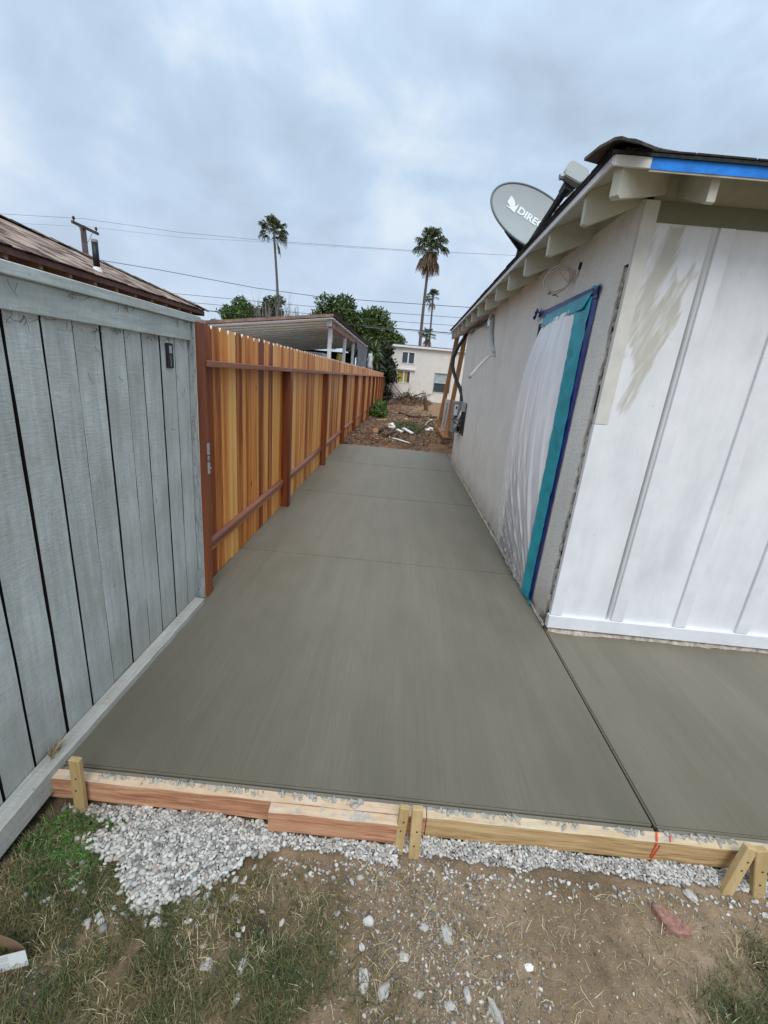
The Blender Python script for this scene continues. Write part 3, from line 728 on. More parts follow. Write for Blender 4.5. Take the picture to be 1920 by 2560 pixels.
for k, (a, b) in enumerate(zip([2.70] + post_y[:-1], post_y)):
    z = drop(a); z2 = drop(b)
    a0 = a if k == 0 else a + 0.0445
    MB().obox((-1.216, a0 + 0.001, 1.518 + z), (-1.216, b + 0.0435, 1.518 + z2), 0.0895, 0.0385).build('top_rail', M['railred'], rf, bevel=0.003)
    s = a + 0.002 if k == 0 else a + 0.091
    mb = MB(); mb.prism([(-1.2605, s, 0.275 + z), (-1.227, s, 0.275 + z), (-1.227, s, 0.318 + z), (-1.2605, s, 0.338 + z)], (0, b - s - 0.002, z2 - z))
    mb.build('bottom_rail', M['railred'], rf, bevel=0.003)
    MB().obox((-1.2535, s, 0.255 + z), (-1.2535, b - 0.002, 0.255 + z2), 0.013, 0.038).build('kickboard', M['kick'], rf, bevel=0.002)
# hinge hardware on the first post
hg = MB().box(-1.1795, -1.1705, 2.664, 2.694, 0.845, 0.925).build('hinge', M['dish'], rf, bevel=0.006, seg=2)
MB().box(-1.1795, -1.1705, 2.666, 2.692, 0.93, 0.962).build('hinge_barrel', M['greymetal'], hg, bevel=0.004)
MB().box(-1.1795, -1.1705, 2.664, 2.694, 0.967, 1.045).build('hinge_leaf', M['dish'], hg, bevel=0.006, seg=2)
MB().tube([(-1.1705, 2.684, 0.885), (-1.160, 2.684, 0.885)], 0.006, 10).build('hinge_pin', M['greymetal'], hg)

# ================================================================== NEAR HOUSE
hs = empty('near_house', (1.13, 2.61, 0), 'grey stucco house with white board and batten front at the right', 'house')
WX, FY, WT = 1.13, 2.61, 2.512
OY0, OY1, OZ = 3.00, 4.13, 2.08
# left wall with a jagged broken end beside the corner
mb = MB()
n = 60; zz = np.linspace(0.0, 2.22, n)
def jag(z): return 2.690 + 0.016 * mnoise.noise(Vector((z * 9, 0.3, 0))) + 0.012 * mnoise.noise(Vector((z * 31, 2.3, 0))) + 0.02 * mnoise.noise(Vector((z * 2.3, 7.3, 0)))
for k in range(n - 1):
    a, b = zz[k], zz[k + 1]
    mb.add([(WX, jag(a), a), (WX, OY0, a), (WX, OY0, b), (WX, jag(b), b), (WX + 0.022, jag(a) + 0.004, a), (WX + 0.022, jag(b) + 0.004, b)], [(0, 1, 2, 3), (0, 3, 5, 4)])
mb.add([(WX, FY + 0.004, 2.22), (WX, OY0, 2.22), (WX, OY0, WT), (WX, FY + 0.004, WT)], [(0, 1, 2, 3)])
mb.add([(WX, OY0, OZ), (WX, OY1, OZ), (WX, OY1, WT), (WX, OY0, WT)], [(0, 1, 2, 3)])
mb.add([(WX, OY1, 0.0), (WX, 8.74, 0.0), (WX, 8.74, WT), (WX, OY1, WT)], [(0, 1, 2, 3)])
mb.add([(WX, 8.74, 0.0), (6, 8.74, 0.0), (6, 8.74, WT), (WX, 8.74, WT)], [(0, 1, 2, 3)])
mb.build('stucco_wall', M['stucco'], hs)
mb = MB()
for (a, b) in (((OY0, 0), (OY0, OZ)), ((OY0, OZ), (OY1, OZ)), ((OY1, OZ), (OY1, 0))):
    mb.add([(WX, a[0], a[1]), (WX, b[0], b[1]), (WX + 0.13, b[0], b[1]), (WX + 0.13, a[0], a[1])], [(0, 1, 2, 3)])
mb.build('dark_reveal', M['interior'], hs)  # reveals coloured dark, the doorway's shade put into them
MB().box(WX + 0.020, WX + 0.026, FY + 0.006, 2.76, 0.0, 2.25).build('tar_paper', M['tarpaper'], hs)
rb = MB(); random.seed(8)
for k in range(150):
    z = random.uniform(0.0, 2.2); yy = random.uniform(2.634, 2.692); s = random.uniform(0.006, 0.024)
    base = Vector((WX + random.uniform(0.004, 0.016), yy, z))
    pts = [base + Vector((random.uniform(-0.004, 0.004), math.cos(t) * s * 0.55, math.sin(t) * s * random.uniform(0.8, 2.4))) for t in [i * math.pi / 3 for i in range(6)]]
    rb.prism(pts, (0.012, 0, 0))
rb.build('broken_stucco', M['stucco_raw'], hs)['kind'] = 'stuff'
# peeled skirt of render at the foot
sk = MB()
xs = np.linspace(2.66, 8.7, 90)
for k in range(len(xs) - 1):
    h = lambda y: 0.020 + 0.016 * mnoise.noise(Vector((y * 6, 0, 0))) + 0.012 * mnoise.noise(Vector((y * 21, 3, 0)))
    o_ = lambda y: 0.010 + 0.007 * mnoise.noise(Vector((y * 9, 8, 0)))
    a, b = xs[k], xs[k + 1]
    sk.add([(WX - o_(a), a, 0.001), (WX - o_(b), b, 0.001), (WX + 0.002, b, h(b)), (WX + 0.002, a, h(a))], [(0, 1, 2, 3)])
sk.build('wall_foot', M['stucco_raw'], hs)
# doorway behind the sheet
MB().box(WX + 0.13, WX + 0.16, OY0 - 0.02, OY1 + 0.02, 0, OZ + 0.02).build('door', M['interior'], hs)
# front face: siding panel as a fine sheet with primer mask
def in_poly(x, z, poly):
    c = False; j = len(poly) - 1
    for i in range(len(poly)):
        (xi, zi), (xj, zj) = poly[i], poly[j]
        if (zi > z) != (zj > z) and x < (xj - xi) * (z - zi) / (zj - zi) + xi: c = not c
        j = i
    return c
PX = np.concatenate([np.arange(1.13, 1.50, 0.005), np.arange(1.50, 2.73, 0.03)]); PZ = np.concatenate([np.arange(0.10, 1.38, 0.03), np.arange(1.38, 2.421, 0.005)])
A, B = np.meshgrid(PX, PZ)
polys = [[(1.285, 2.40), (1.37, 2.40), (1.345, 2.24), (1.30, 2.10), (1.27, 1.9), (1.19, 1.85), (1.20, 2.05), (1.235, 2.2)],
         [(1.455, 2.27), (1.468, 2.19), (1.43, 2.08), (1.455, 1.94), (1.40, 1.78), (1.385, 1.70), (1.33, 1.58), (1.315, 1.50), (1.265, 1.43), (1.25, 1.50), (1.285, 1.70), (1.21, 1.84), (1.20, 2.02), (1.27, 1.98), (1.345, 2.08), (1.372, 2.215), (1.405, 2.165), (1.43, 2.20)]]
mask = np.zeros_like(A)
def sdist(x, z, poly):
    d = 1e9
    for i in range(len(poly)):
        x1, z1 = poly[i]; x2, z2 = poly[(i + 1) % len(poly)]; L = (x2 - x1) ** 2 + (z2 - z1) ** 2
        t = max(0, min(1, ((x - x1) * (x2 - x1) + (z - z1) * (z2 - z1)) / L)); d = min(d, math.hypot(x - x1 - t * (x2 - x1), z - z1 - t * (z2 - z1)))
    return d if in_poly(x, z, poly) else -d
for j in range(A.shape[0]):
    for i_ in range(A.shape[1]):
        x_, z_ = A[j, i_], B[j, i_]
        if x_ > 1.5 or z_ < 1.38: continue
        u_, v_ = x_ * 0.93 - z_ * 0.36, x_ * 0.36 + z_ * 0.93      # brush direction
        br = mnoise.noise(Vector((u_ * 95, v_ * 5, 1.5))) * 0.016 + mnoise.noise(Vector((u_ * 30, v_ * 3, 2.5))) * 0.014
        best = -1
        for k_, p in enumerate(polys):
            d = sdist(x_, z_, p) + br; f = 0.5 + d * 22
            if k_ == 1 or z_ < 2.12: f = min(f, 0.80) + 0.42 * mnoise.noise(Vector((u_ * 70, v_ * 9, 3.1))) + 0.22 * mnoise.noise(Vector((u_ * 14, v_ * 6, 8.1)))
            best = max(best, f)
        if x_ < 1.23 and z_ > 1.75: best = max(best, 0.36 + 0.35 * mnoise.noise(Vector((u_ * 80, v_ * 5, 5.5))) + min(0.1, (1.215 - x_) * 3))
        mask[j, i_] = min(1, max(0, best))
pm = grid_mesh('siding_panel', np.stack([A, np.full_like(A, FY), B], -1)[:, ::-1], False)
at = pm.attributes.new('primer', 'FLOAT', 'POINT'); at.data.foreach_set('value', mask[:, ::-1].ravel().astype(np.float32))
link('siding_panel', pm, M['siding'], hs)
MB().box(2.72, 6.0, FY, FY + 0.02, 0.03, 2.42).build('siding_panel', M['white'], hs)
MB().box(1.155, 6.0, FY + 0.022, FY + 0.10, 0.0, WT).build('sheathing', M['stucco_raw'], hs)
for bx_ in (1.530, 1.942, 2.350, 2.756, 3.162):
    MB().box(bx_, bx_ + 0.076, FY - 0.018, FY - 0.0005, 0.133, 2.405).build('batten', M['white'], hs, bevel=0.002)
MB().box(1.128, 1.203, FY - 0.016, FY + 0.019, 1.385, 2.500).build('corner_board', M['beige'], hs, bevel=0.002)
MB().box(1.128, 1.203, FY - 0.016, FY + 0.019, 0.133, 1.383).build('corner_board', M['white'], hs, bevel=0.002)
MB().box(1.120, 6.0, FY - 0.024, FY + 0.018, 0.038, 0.130).build('base_trim', M['white'], hs, bevel=0.003)
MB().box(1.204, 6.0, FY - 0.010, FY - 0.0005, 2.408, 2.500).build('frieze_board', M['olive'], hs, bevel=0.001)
# crumbling render below the base trim
cr = MB(); xs = np.linspace(1.135, 3.2, 260)
for k in range(len(xs) - 1):
    h = lambda x: FY - 0.012 - 0.040 * max(0, mnoise.noise(Vector((x * 2.6, 0, 0)))) - 0.012 * mnoise.noise(Vector((x * 17, 3, 0))) - 0.005 * mnoise.noise(Vector((x * 70, 3, 0)))
    a, b = xs[k], xs[k + 1]
    cr.add([(a, h(a), 0.0015), (b, h(b), 0.0015), (b, h(b) + 0.004, 0.020), (a, h(a) + 0.004, 0.020), (b, FY + 0.015, 0.030), (a, FY + 0.015, 0.030)], [(0, 1, 2, 3), (3, 2, 4, 5)])
cr.build('wall_foot', M['stucco_raw'], hs)
# ------------------------------------------------------------------ roof
SL = 0.42
def exf(y): return 0.834 + 0.0127 * (y - 2.314)
EZ, EYF = 2.546, 2.314
A_ = Vector((0.834, EYF, EZ)); B_ = Vector((exf(9.95), 9.95, EZ)); C_ = Vector((exf(9.95) + 3.4, 9.95, EZ + 3.4 * SL)); D_ = Vector((0.834 + 3.4, EYF + 3.4, EZ + 3.4 * SL)); E_ = Vector((7.5, EYF + 3.4, EZ + 3.4 * SL)); F_ = Vector((7.5, EYF, EZ))
def shift(p, d): return Vector(p) + Vector(d)
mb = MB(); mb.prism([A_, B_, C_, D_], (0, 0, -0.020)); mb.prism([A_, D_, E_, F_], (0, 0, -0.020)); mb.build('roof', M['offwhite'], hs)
# soffit boards seam: fascia strips
MB().obox((exf(EYF) - 0.006, EYF - 0.004, EZ - 0.016), (exf(9.95) - 0.006, 9.95, EZ - 0.016), 0.012, 0.034).build('eave_edge', M['white'], hs)
MB().obox((0.826, EYF - 0.0075, EZ - 0.020), (0.985, EYF - 0.0075, EZ - 0.020), 0.013, 0.040).build('fascia_board', M['beige'], hs)
bt = MB(); xs = np.linspace(0.985, 7.4, 120)
for k in range(len(xs) - 1):
    a, b = xs[k], xs[k + 1]; w = lambda x: 0.004 * mnoise.noise(Vector((x * 6, 0, 0))); q_ = lambda x: 0.003 * mnoise.noise(Vector((x * 14, 4, 0)))
    bt.add([(a, EYF - 0.010 + q_(a), EZ - 0.041 + w(a)), (b, EYF - 0.010 + q_(b), EZ - 0.041 + w(b)), (b, EYF - 0.012, EZ + 0.002), (a, EYF - 0.012, EZ + 0.002)], [(0, 1, 2, 3)])
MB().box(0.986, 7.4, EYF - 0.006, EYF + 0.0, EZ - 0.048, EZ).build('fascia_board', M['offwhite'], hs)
bt.build('blue_membrane', M['bluetape'], hs)
sh = MB(); up = 0.004; th = 0.013; oh = 0.022
def shl(poly, d): sh.prism([shift(p, (0, 0, up)) for p in poly], (0, 0, th))
A2 = shift(A_, (-oh, -oh, -oh * SL * 0.4)); 
shl([A2, shift(B_, (-oh, 0.03, -oh * SL * 0.4)), shift(C_, (0, 0.03, 0)), D_], 0); shl([A2, D_, E_, shift(F_, (0, -oh, -oh * SL * 0.4))], 0)
sh.build('shingle_layer', M['shingle'], hs)
# ragged shingle nibs along the eave
nb = MB(); random.seed(4)
yy = EYF
while yy < 9.9:
    L = random.uniform(0.2, 0.33); nb.box(exf(yy) - oh - random.uniform(0.002, 0.008), exf(yy) + 0.03, yy, yy + L - 0.006, EZ + 0.0165, EZ + 0.0225 + random.uniform(0, 0.003)); yy += L
xx = 0.86
while xx < 7.3:
    L = random.uniform(0.2, 0.33); nb.box(xx, xx + L - 0.006, EYF - oh - random.uniform(0.002, 0.008), EYF + 0.03, EZ + 0.0165, EZ + 0.0225 + random.uniform(0, 0.003)); xx += L
nb.build('shingle_edge', M['shingle'], hs, jitter=0.002)
# curled hip caps
for k in range(7):
    d0 = k * 0.13; c = shift(A_, (d0 - 0.035, d0 - 0.035, d0 * SL * 0.92 + 0.030 + 0.008))
    n_, m_ = 9, 4; mb = MB(); vs = []
    for t in (0.0, 0.012):
        for i_ in range(n_):
            u = -1 + 2 * i_ / (n_ - 1)
            for j in range(m_):
                v = j / (m_ - 1)
                along = Vector((1, 1, SL * 0.92)) * (v * 0.155); side = Vector((1, -1, 0)) * (u * 0.085)
                z = -abs(u) ** 1.5 * 0.045 + 0.006 * mnoise.noise(Vector((u * 3 + k, v * 3, k * 2.0))) - t + (0.012 if k == 0 else 0) * (1 - v)
                vs.append(c + along + side + Vector((0, 0, z)))
    fs = []
    for i_ in range(n_ - 1):
        for j in range(m_ - 1):
            a = i_ * m_ + j; fs.append((a, a + m_, a + m_ + 1, a + 1)); b = a + n_ * m_; fs.append((b + 1, b + m_ + 1, b + m_, b))
    for i_ in range(n_ - 1):
        a = i_ * m_; b = a + n_ * m_; fs.append((a, b, b + m_, a + m_)); a += m_ - 1; b += m_ - 1; fs.append((a, a + m_, b + m_, b))
    for j in range(m_ - 1):
        a = j; b = a + n_ * m_; fs.append((a, a + 1, b + 1, b)); a += (n_ - 1) * m_; b = a + n_ * m_; fs.append((a, b, b + 1, a + 1))
    mb.add(vs, fs); mb.build('hip_shingle', M['cap'], hs)
# rafter tails
def tail(yc, w=0.040):
    xo = exf(yc) + 0.012; zt = lambda x: EZ - 0.0205 + (x - exf(yc)) * SL
    xi = WX + 0.05
    poly = [(xo, zt(xo)), (xo + 0.004, 2.384), (xo + 0.03, 2.379), (WX, 2.379 + (WX - xo) * SL), (xi, 2.379 + (xi - xo) * SL), (xi, zt(xi))]
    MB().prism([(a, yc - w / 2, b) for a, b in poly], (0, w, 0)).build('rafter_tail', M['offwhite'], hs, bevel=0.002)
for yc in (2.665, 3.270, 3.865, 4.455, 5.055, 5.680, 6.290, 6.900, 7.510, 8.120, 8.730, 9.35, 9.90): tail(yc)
for xc in (1.305, 1.915, 2.525, 3.135):
    w = 0.040; yo = EYF + 0.030; zt = lambda y: EZ - 0.0205 + (y - EYF) * SL
    poly = [(yo, zt(yo)), (yo + 0.004, 2.418), (yo + 0.02, 2.414), (FY, 2.414 + (FY - yo) * 0.42), (FY + 0.05, 2.414 + (FY + 0.05 - yo) * 0.42), (FY + 0.05, zt(FY + 0.05))]
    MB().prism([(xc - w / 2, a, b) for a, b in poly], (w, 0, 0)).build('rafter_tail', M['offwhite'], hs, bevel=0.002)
hp = Vector((0.866, 2.335, 0)); q0 = Vector((1, 0.80, 0)).normalized(); pr = Vector((q0.y, -q0.x, 0)) * 0.022
def hz_(t): return hp + q0 * t
hb = MB(); tt = 0.42
zb0, zb1 = 2.395, 2.395 + tt * 0.30
polyh = [(0.0, 2.525), (0.0, 2.405), (0.02, 2.395), (tt, zb1), (tt, 2.545 + 0.29 * tt)]
hb.prism([hz_(a) + Vector((0, 0, b)) - pr for a, b in polyh], pr * 2); hb.build('hip_rafter', M['offwhite'], hs, bevel=0.002)
# wall plate blocks closing the eave between rafters
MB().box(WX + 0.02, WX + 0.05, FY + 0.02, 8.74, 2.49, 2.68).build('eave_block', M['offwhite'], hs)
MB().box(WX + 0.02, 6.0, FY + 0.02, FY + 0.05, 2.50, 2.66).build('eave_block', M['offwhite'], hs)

# ================================================================== PLASTIC SHEET OVER DOORWAY
ps = empty('plastic_sheet', (WX, 3.5, 0), 'translucent plastic sheet taped over the doorway in the stucco wall', 'plastic sheet')
ns, nt = 130, 90
S = np.linspace(0, 1, ns); T = np.linspace(0, 1, nt)
SS, TT = np.meshgrid(S, T)
yr = 3.175 - 0.05 * (1 - TT); yl = 4.12 - 0.20 * np.clip((TT - 0.80) / 0.2, 0, 1) ** 1.5
Yp = yr + (yl - yr) * SS; Zp = -0.0 + 0.012 + (2.085 - 0.012) * TT
Zp = Zp - 0.03 * SS * TT
bul = 0.022 + 0.085 * np.sin(np.pi * np.clip(SS, 0, 1) ** 0.8) * np.sin(np.pi * np.clip(TT * 0.98, 0, 1)) ** 0.6
bul = bul + 0.06 * SS ** 3 * np.sin(np.pi * TT) ** 0.7
ph = SS * 9 + (1 - TT) * 2.4
fold = 0.0055 * np.sin(ph * 2.9 + 1.2 * np.sin(TT * 3)) + 0.0035 * np.sin(ph * 7.1 + 2.0 * TT) + 0.0060 * np.maximum(0, np.sin(ph * 4.3 + 0.7)) ** 6 + 0.004 * np.maximum(0, np.sin((SS * 26 - TT * 7))) ** 8
rad_ = np.arctan2(TT * 2.1 + 0.12, SS * 0.95 + 0.10)
fold = fold * (0.22 + 0.42 * (1 - TT)) + 0.0060 * np.maximum(0, np.sin(rad_ * 34 + 1.3 * np.sin(TT * 5))) ** 5 * (1 - TT) ** 0.7 + 0.003 * np.maximum(0, np.sin(rad_ * 61 + 2)) ** 5 * (1 - TT) 
fold = fold + 0.003 * vnoise(SS * 5, TT * 5, 1.0, 3, 2.0)
Xp = WX - bul - fold * np.clip(SS * 8, 0.1, 1) * np.clip((1 - SS) * 8, 0.1, 1)
sm = grid_mesh('clear_sheet', np.stack([Xp, Yp, Zp], -1))
crease = np.maximum(0, np.sin(rad_ * 34 + 1.3 * np.sin(TT * 5))) ** 7 + 0.8 * np.maximum(0, np.sin(rad_ * 61 + 2)) ** 9
at = sm.attributes.new('crease', 'FLOAT', 'POINT'); at.data.foreach_set('value', crease.ravel().astype(np.float32))
link('clear_sheet', sm, M['sheet'], ps)
def strip(name, mat, yz_a, yz_b, n, off, wob, seed, thick=0.0):
    """ribbon between two polylines (functions of t), facing -X"""
    P = []
    for i_ in range(n):
        t = i_ / (n - 1); a = yz_a(t); b = yz_b(t); row = []
        for j in range(7):
            u = j / 6; y_ = a[0] + (b[0] - a[0]) * u; z_ = a[1] + (b[1] - a[1]) * u
            x_ = WX - off[0] - (off[1] - off[0]) * u - wob * (0.5 + 0.5 * mnoise.noise(Vector((t * 22 + seed, u * 4, seed)))) - wob * 0.6 * max(0, mnoise.noise(Vector((t * 60, u * 3, seed + 4))))
            row.append((x_, y_ + 0.004 * mnoise.noise(Vector((t * 13, u, seed))), z_ + 0.004 * mnoise.noise(Vector((t * 13, u + 9, seed)))))
        P.append(row)
    link(name, grid_mesh(name, np.array(P)), mat, ps)
strip('tape_strip', M['navy'], lambda t: (2.962 - 0.032 * t, 0.03 + 2.13 * t), lambda t: (3.005, 0.03 + 2.10 * t), 60, (0.004, 0.012), 0.008, 1.0)
strip('tape_strip', M['navy'], lambda t: (2.92 + 1.13 * t, 2.178 - 0.005 * t), lambda t: (2.92 + 1.13 * t, 2.10 + 0.02 * t), 40, (0.004, 0.014), 0.010, 3.0)
strip('tape_strip', M['teal'], lambda t: (2.990 + 0.01 * math.sin(t * 9), 0.02 + 2.10 * t), lambda t: (3.13 + 0.055 * t, 0.02 + 2.08 * t), 70, (0.014, 0.034), 0.010, 5.0)
strip('tape_strip', M['teal'], lambda t: (2.985 + 0.93 * t, 2.150 - 0.03 * t), lambda t: (3.06 + 0.87 * t, 2.055 - 0.02 * t), 50, (0.014, 0.036), 0.012, 7.0)
def crumple(name, mat, c, s, seed, par, cnt=7):
    mb = MB(); random.seed(seed)
    for k in range(cnt):
        b = Vector(c) + Vector((random.uniform(-s, s) * 0.3, random.uniform(-s, s), random.uniform(-s, s) * 0.5)); pts = []
        for j in range(5): pts.append(b + Vector((random.uniform(-s, 0) * 0.5, random.uniform(-s, s), random.uniform(-s, s) * 0.8)))
        mb.add(pts, [(0, 1, 2), (0, 2, 3), (0, 3, 4), (1, 2, 4)])
    mb.build(name, mat, par)
crumple('tape_knot', M['navy'], (1.112, 4.12, 2.155), 0.055, 3, ps, 9)
crumple('tape_knot', M['navy'], (1.112, 2.945, 2.155), 0.03, 4, ps, 5)
crumple('tape_knot', M['teal'], (1.10, 2.965, 2.15), 0.025, 6, ps, 4)
crumple('tape_knot', M['teal'], (1.112, 2.96, 0.02), 0.03, 7, ps, 5)
crumple('tape_knot', M['teal'], (1.105, 4.17, 0.02), 0.02, 9, ps, 4)
mb = MB(); mb.add([(1.10, 2.985, 0.12), (1.085, 2.95, 0.045), (1.10, 3.02, 0.045)], [(0, 1, 2)]); mb.build('tape_tail', M['teal'], ps)
crumple('torn_flap', M['whiteplastic'], (1.00, 4.06, 0.62), 0.018, 12, ps, 4)
crumple('torn_flap', M['whiteplastic'], (0.99, 3.80, 0.50), 0.014, 13, ps, 3)

# ================================================================== THINGS ON THE STUCCO WALL
mb = MB(); pts = []
for k in range(70):
    a = 2 * math.pi * k / 30; r_ = 0.108 - 0.0005 * k + 0.004 * math.sin(k * 0.9)
    pts.append(Vector((1.03, 3.50, 2.300)) + Vector((-0.45, 0.80, 0)).normalized() * 0 + Vector((0.75, -0.66, 0)) * (r_ * math.cos(a)) + Vector((0.1, 0.1, 1)) * (r_ * 0.92 * math.sin(a)) + Vector((0.0002 * k, 0, 0)))
pts += [Vector((1.10, 3.44, 2.27)), Vector((1.122, 3.38, 2.31)), Vector((1.125, 3.36, 2.35))]
mb.tube(pts, 0.0055, 6); o = mb.build('coiled_cable', M['cable'], smooth=True); tag(o, 'coiled pale cable hanging on the stucco under the eave', 'cable')
MB().tube([(1.124, 3.365, 2.345), (1.122, 3.352, 2.385)], 0.010, 8).build('plug', M['black'], o)
mb = MB(); 
for k in range(5):
    p = Vector((1.0, 3.50, 2.205)) + Vector((random.uniform(-.02, .02), random.uniform(-.02, .02), random.uniform(-.012, .012))); mb.tube([p, p + Vector((random.uniform(-.03, .03), random.uniform(-.03, .03), random.uniform(-.03, .02)))], 0.003, 4)
mb.build('cable_tie', M['black'], o)
# foil wrapped riser and white pipe
o = MB().tube([(1.12, 6.33, 2.40), (1.10, 6.28, 2.33), (1.095, 6.2, 2.2), (1.10, 6.05, 2.04), (1.115, 5.93, 1.955), (1.135, 5.87, 1.93)], [0.035, 0.032, 0.028, 0.026, 0.026, 0.028], 10).build('conduit_riser', M['greyframe'], smooth=True)
tag(o, 'grey conduit bending down the stucco wall from the far eave', 'conduit')
MB().tube([(1.105, 6.35, 2.42), (1.09, 6.31, 2.34), (1.088, 6.27, 2.27)], [0.040, 0.046, 0.036], 9).build('foil_wrap', M['foil'], o, jitter=0.012)
o = MB().tube([(1.135, 5.85, 1.905), (1.06, 5.85, 1.885), (0.97, 5.83, 1.79), (0.87, 5.80, 1.655), (0.845, 5.79, 1.62)], 0.018, 12).build('drain_pipe', M['whiteplastic'], smooth=True)
tag(o, 'white plastic pipe stub sticking out of the stucco wall', 'pipe')
MB().tube([(0.849, 5.792, 1.626), (0.836, 5.787, 1.606)], 0.021, 12).build('pipe_cap', M['greymetal'], o)
# cables under the far eave
mb = MB(); random.seed(2)
for k in range(4):
    pts = [Vector((1.08 + random.uniform(-.03, .03), 6.35 + i_ * 0.42, 2.40 - 0.03 * math.sin(i_ * 1.1 + k) + random.uniform(-.02, .02))) for i_ in range(6)]
    mb.tube(pts, 0.011 if k < 2 else 0.006, 6)
tag(mb.build('eave_cable', M['black'], smooth=True), 'bundle of black cables slung under the far end of the eave', 'cable')
# meter panel
mp = empty('meter_panel', (1.13, 8.0, 0.9), 'grey electrical meter panel on the far end of the stucco wall', 'electrical panel')
MB().box(0.955, 1.129, 8.00, 8.30, 0.92, 1.205).build('meter_box', M['greymetal'], mp, bevel=0.004)
mc = MB().box(0.972, 1.035, 7.985, 7.999, 0.965, 1.150).build('meter_cover', M['whiteplastic'], mp, bevel=0.004)
MB().box(0.992, 1.018, 7.980, 7.9845, 1.08, 1.125).build('meter_window', M['black'], mc)
MB().box(0.965, 1.129, 8.00, 8.26, 0.660, 0.900).build('breaker_box', M['greymetal'], mp, bevel=0.004)
MB().box(0.978, 1.035, 7.985, 7.999, 0.725, 0.885).build('breaker_door', M['dish'], mp, bevel=0.003)
MB().box(1.055, 1.105, 7.988, 7.999, 0.690, 0.775).build('breaker_slot', M['black'], mp, bevel=0.002)
MB().box(1.118, 1.1295, 7.60, 7.99, 0.66, 1.19).build('back_plate', M['darkmetal'], mp)
MB().box(1.085, 1.1175, 7.62, 7.99, 1.06, 1.215).build('side_box', M['dish'], mp, bevel=0.003)
mb = MB(); mb.tube([(1.09, 7.86, 1.06), (1.07, 7.85, 0.98), (1.04, 7.86, 0.92), (1.06, 7.90, 0.86), (1.02, 7.90, 0.80), (1.00, 7.92, 0.75)], [0.022, 0.03, 0.024, 0.034, 0.026, 0.016], 9); mb.build('foil_hose', M['foil'], mp, jitter=0.014)
MB().tube([(1.03, 7.95, 0.955), (0.985, 7.92, 0.94), (0.955, 7.9, 0.90), (0.985, 7.88, 0.84), (1.06, 7.86, 0.83), (1.105, 7.9, 0.86)], 0.009, 6).build('black_lead', M['black'], mp, smooth=True)
o = MB().tube([(1.20, 9.1, 2.50), (1.097, 9.1, 2.33), (1.01, 9.1, 2.17), (0.955, 9.1, 1.98), (0.955, 9.05, 1.82), (0.985, 8.95, 1.70), (1.045, 8.8, 1.55), (1.10, 8.6, 1.42), (1.125, 8.45, 1.32), (1.115, 8.2, 1.20)], 0.034, 10).build('conduit_hose', M['black'], smooth=True)
tag(o, 'thick black flexible conduit looping from the eave down to the meter panel', 'conduit')

# ================================================================== PROPS, FOOTING, CLOSET PANEL BEHIND THE HOUSE
GP = 'timber props under the far end of the eave'
def prop(base, top, label):
    o = MB().obox(base, top, 0.089, 0.089, (0, 1, 0)).build('timber_prop', M['fir'], bevel=0.004); tag(o, label, 'timber prop', GP)
prop((1.083, 9.85, 0.36), (1.225, 9.76, 2.70), 'nearer timber prop leaning under the far eave, beside the meter panel')
prop((0.955, 10.42, 0.50), (1.072, 9.90, 2.56), 'farther timber prop leaning under the far eave end')
tag(MB().obox((1.075, 9.72, 0.345), (0.95, 10.60, 0.50), 0.14, 0.045).build('sill_plate', M['fir'], bevel=0.003), 'orange timber plate lying on the dirt under the two props', 'plate')
cp = MB().prism([(0.985, 10.15, 0.44), (1.075, 9.98, 0.44), (1.105, 9.98, 1.14), (1.0, 10.15, 1.15)], (0.03, 0.03, 0)).build('metal_sheet', M['greyframe'], bevel=0.003)
tag(cp, 'pale metal sheet standing between the two timber props', 'metal sheet')
MB().prism([(1.012, 10.075, 0.52), (1.03, 10.045, 0.52), (1.055, 10.035, 1.08), (1.035, 10.07, 1.08)], (-0.004, -0.006, 0)).build('foil_face', M['foil'], cp)

# ================================================================== SATELLITE DISH
r_i, u_i, f_i = Vector(r2), Vector(u2), Vector(f1)
dc = Vector((1.15, 5.10, 3.175))
view = (Vector((0, 0, 1.55)) - dc).normalized()
ri = r_i - view * r_i.dot(view); ri.normalize(); ui = view.cross(ri).normalized()
if ui.z < 0: ui = -ui
maj = (ri * 0.885 - ui * 0.465).normalized(); perp = (ri * 0.465 + ui * 0.885).normalized()
tilt = rad(47)
nrm = (view * math.cos(tilt) + perp * math.sin(tilt)).normalized()
mnr = nrm.cross(maj).normalized()
if mnr.dot(perp) < 0: mnr = -mnr
dish = empty('satellite_dish', (1.15, 5.45, 2.68), 'grey satellite dish with white lettering on the eave of the near house', 'satellite dish')
RA, RB, DEP = 0.47, 0.315, 0.06
def dpt(a, b, off=0.0):   # a,b in -1..1 across the reflector
    return dc + maj * (a * RA) + mnr * (b * RB) + nrm * (DEP * (a * a + b * b) - DEP + off)
def dish_disc(off0, name, mat, rr=1.0, flip=False):
    vs, fs = [dpt(0, 0, off0)], []; nr, na = 12, 56
    for i_ in range(1, nr + 1):
        for j in range(na):
            t = 2 * math.pi * j / na; q_ = rr * i_ / nr; vs.append(dpt(q_ * math.cos(t), q_ * math.sin(t), off0))
    for j in range(na): fs.append((0, 1 + j, 1 + (j + 1) % na))
    for i_ in range(nr - 1):
        for j in range(na): fs.append((1 + i_ * na + j, 1 + (i_ + 1) * na + j, 1 + (i_ + 1) * na + (j + 1) % na, 1 + i_ * na + (j + 1) % na))
    return MB().add(vs, fs).build(name, mat, dish, smooth=True)
dish_disc(0.0, 'reflector', M['dish']); dish_disc(-0.012, 'reflector_back', M['dishrim'], 1.01)
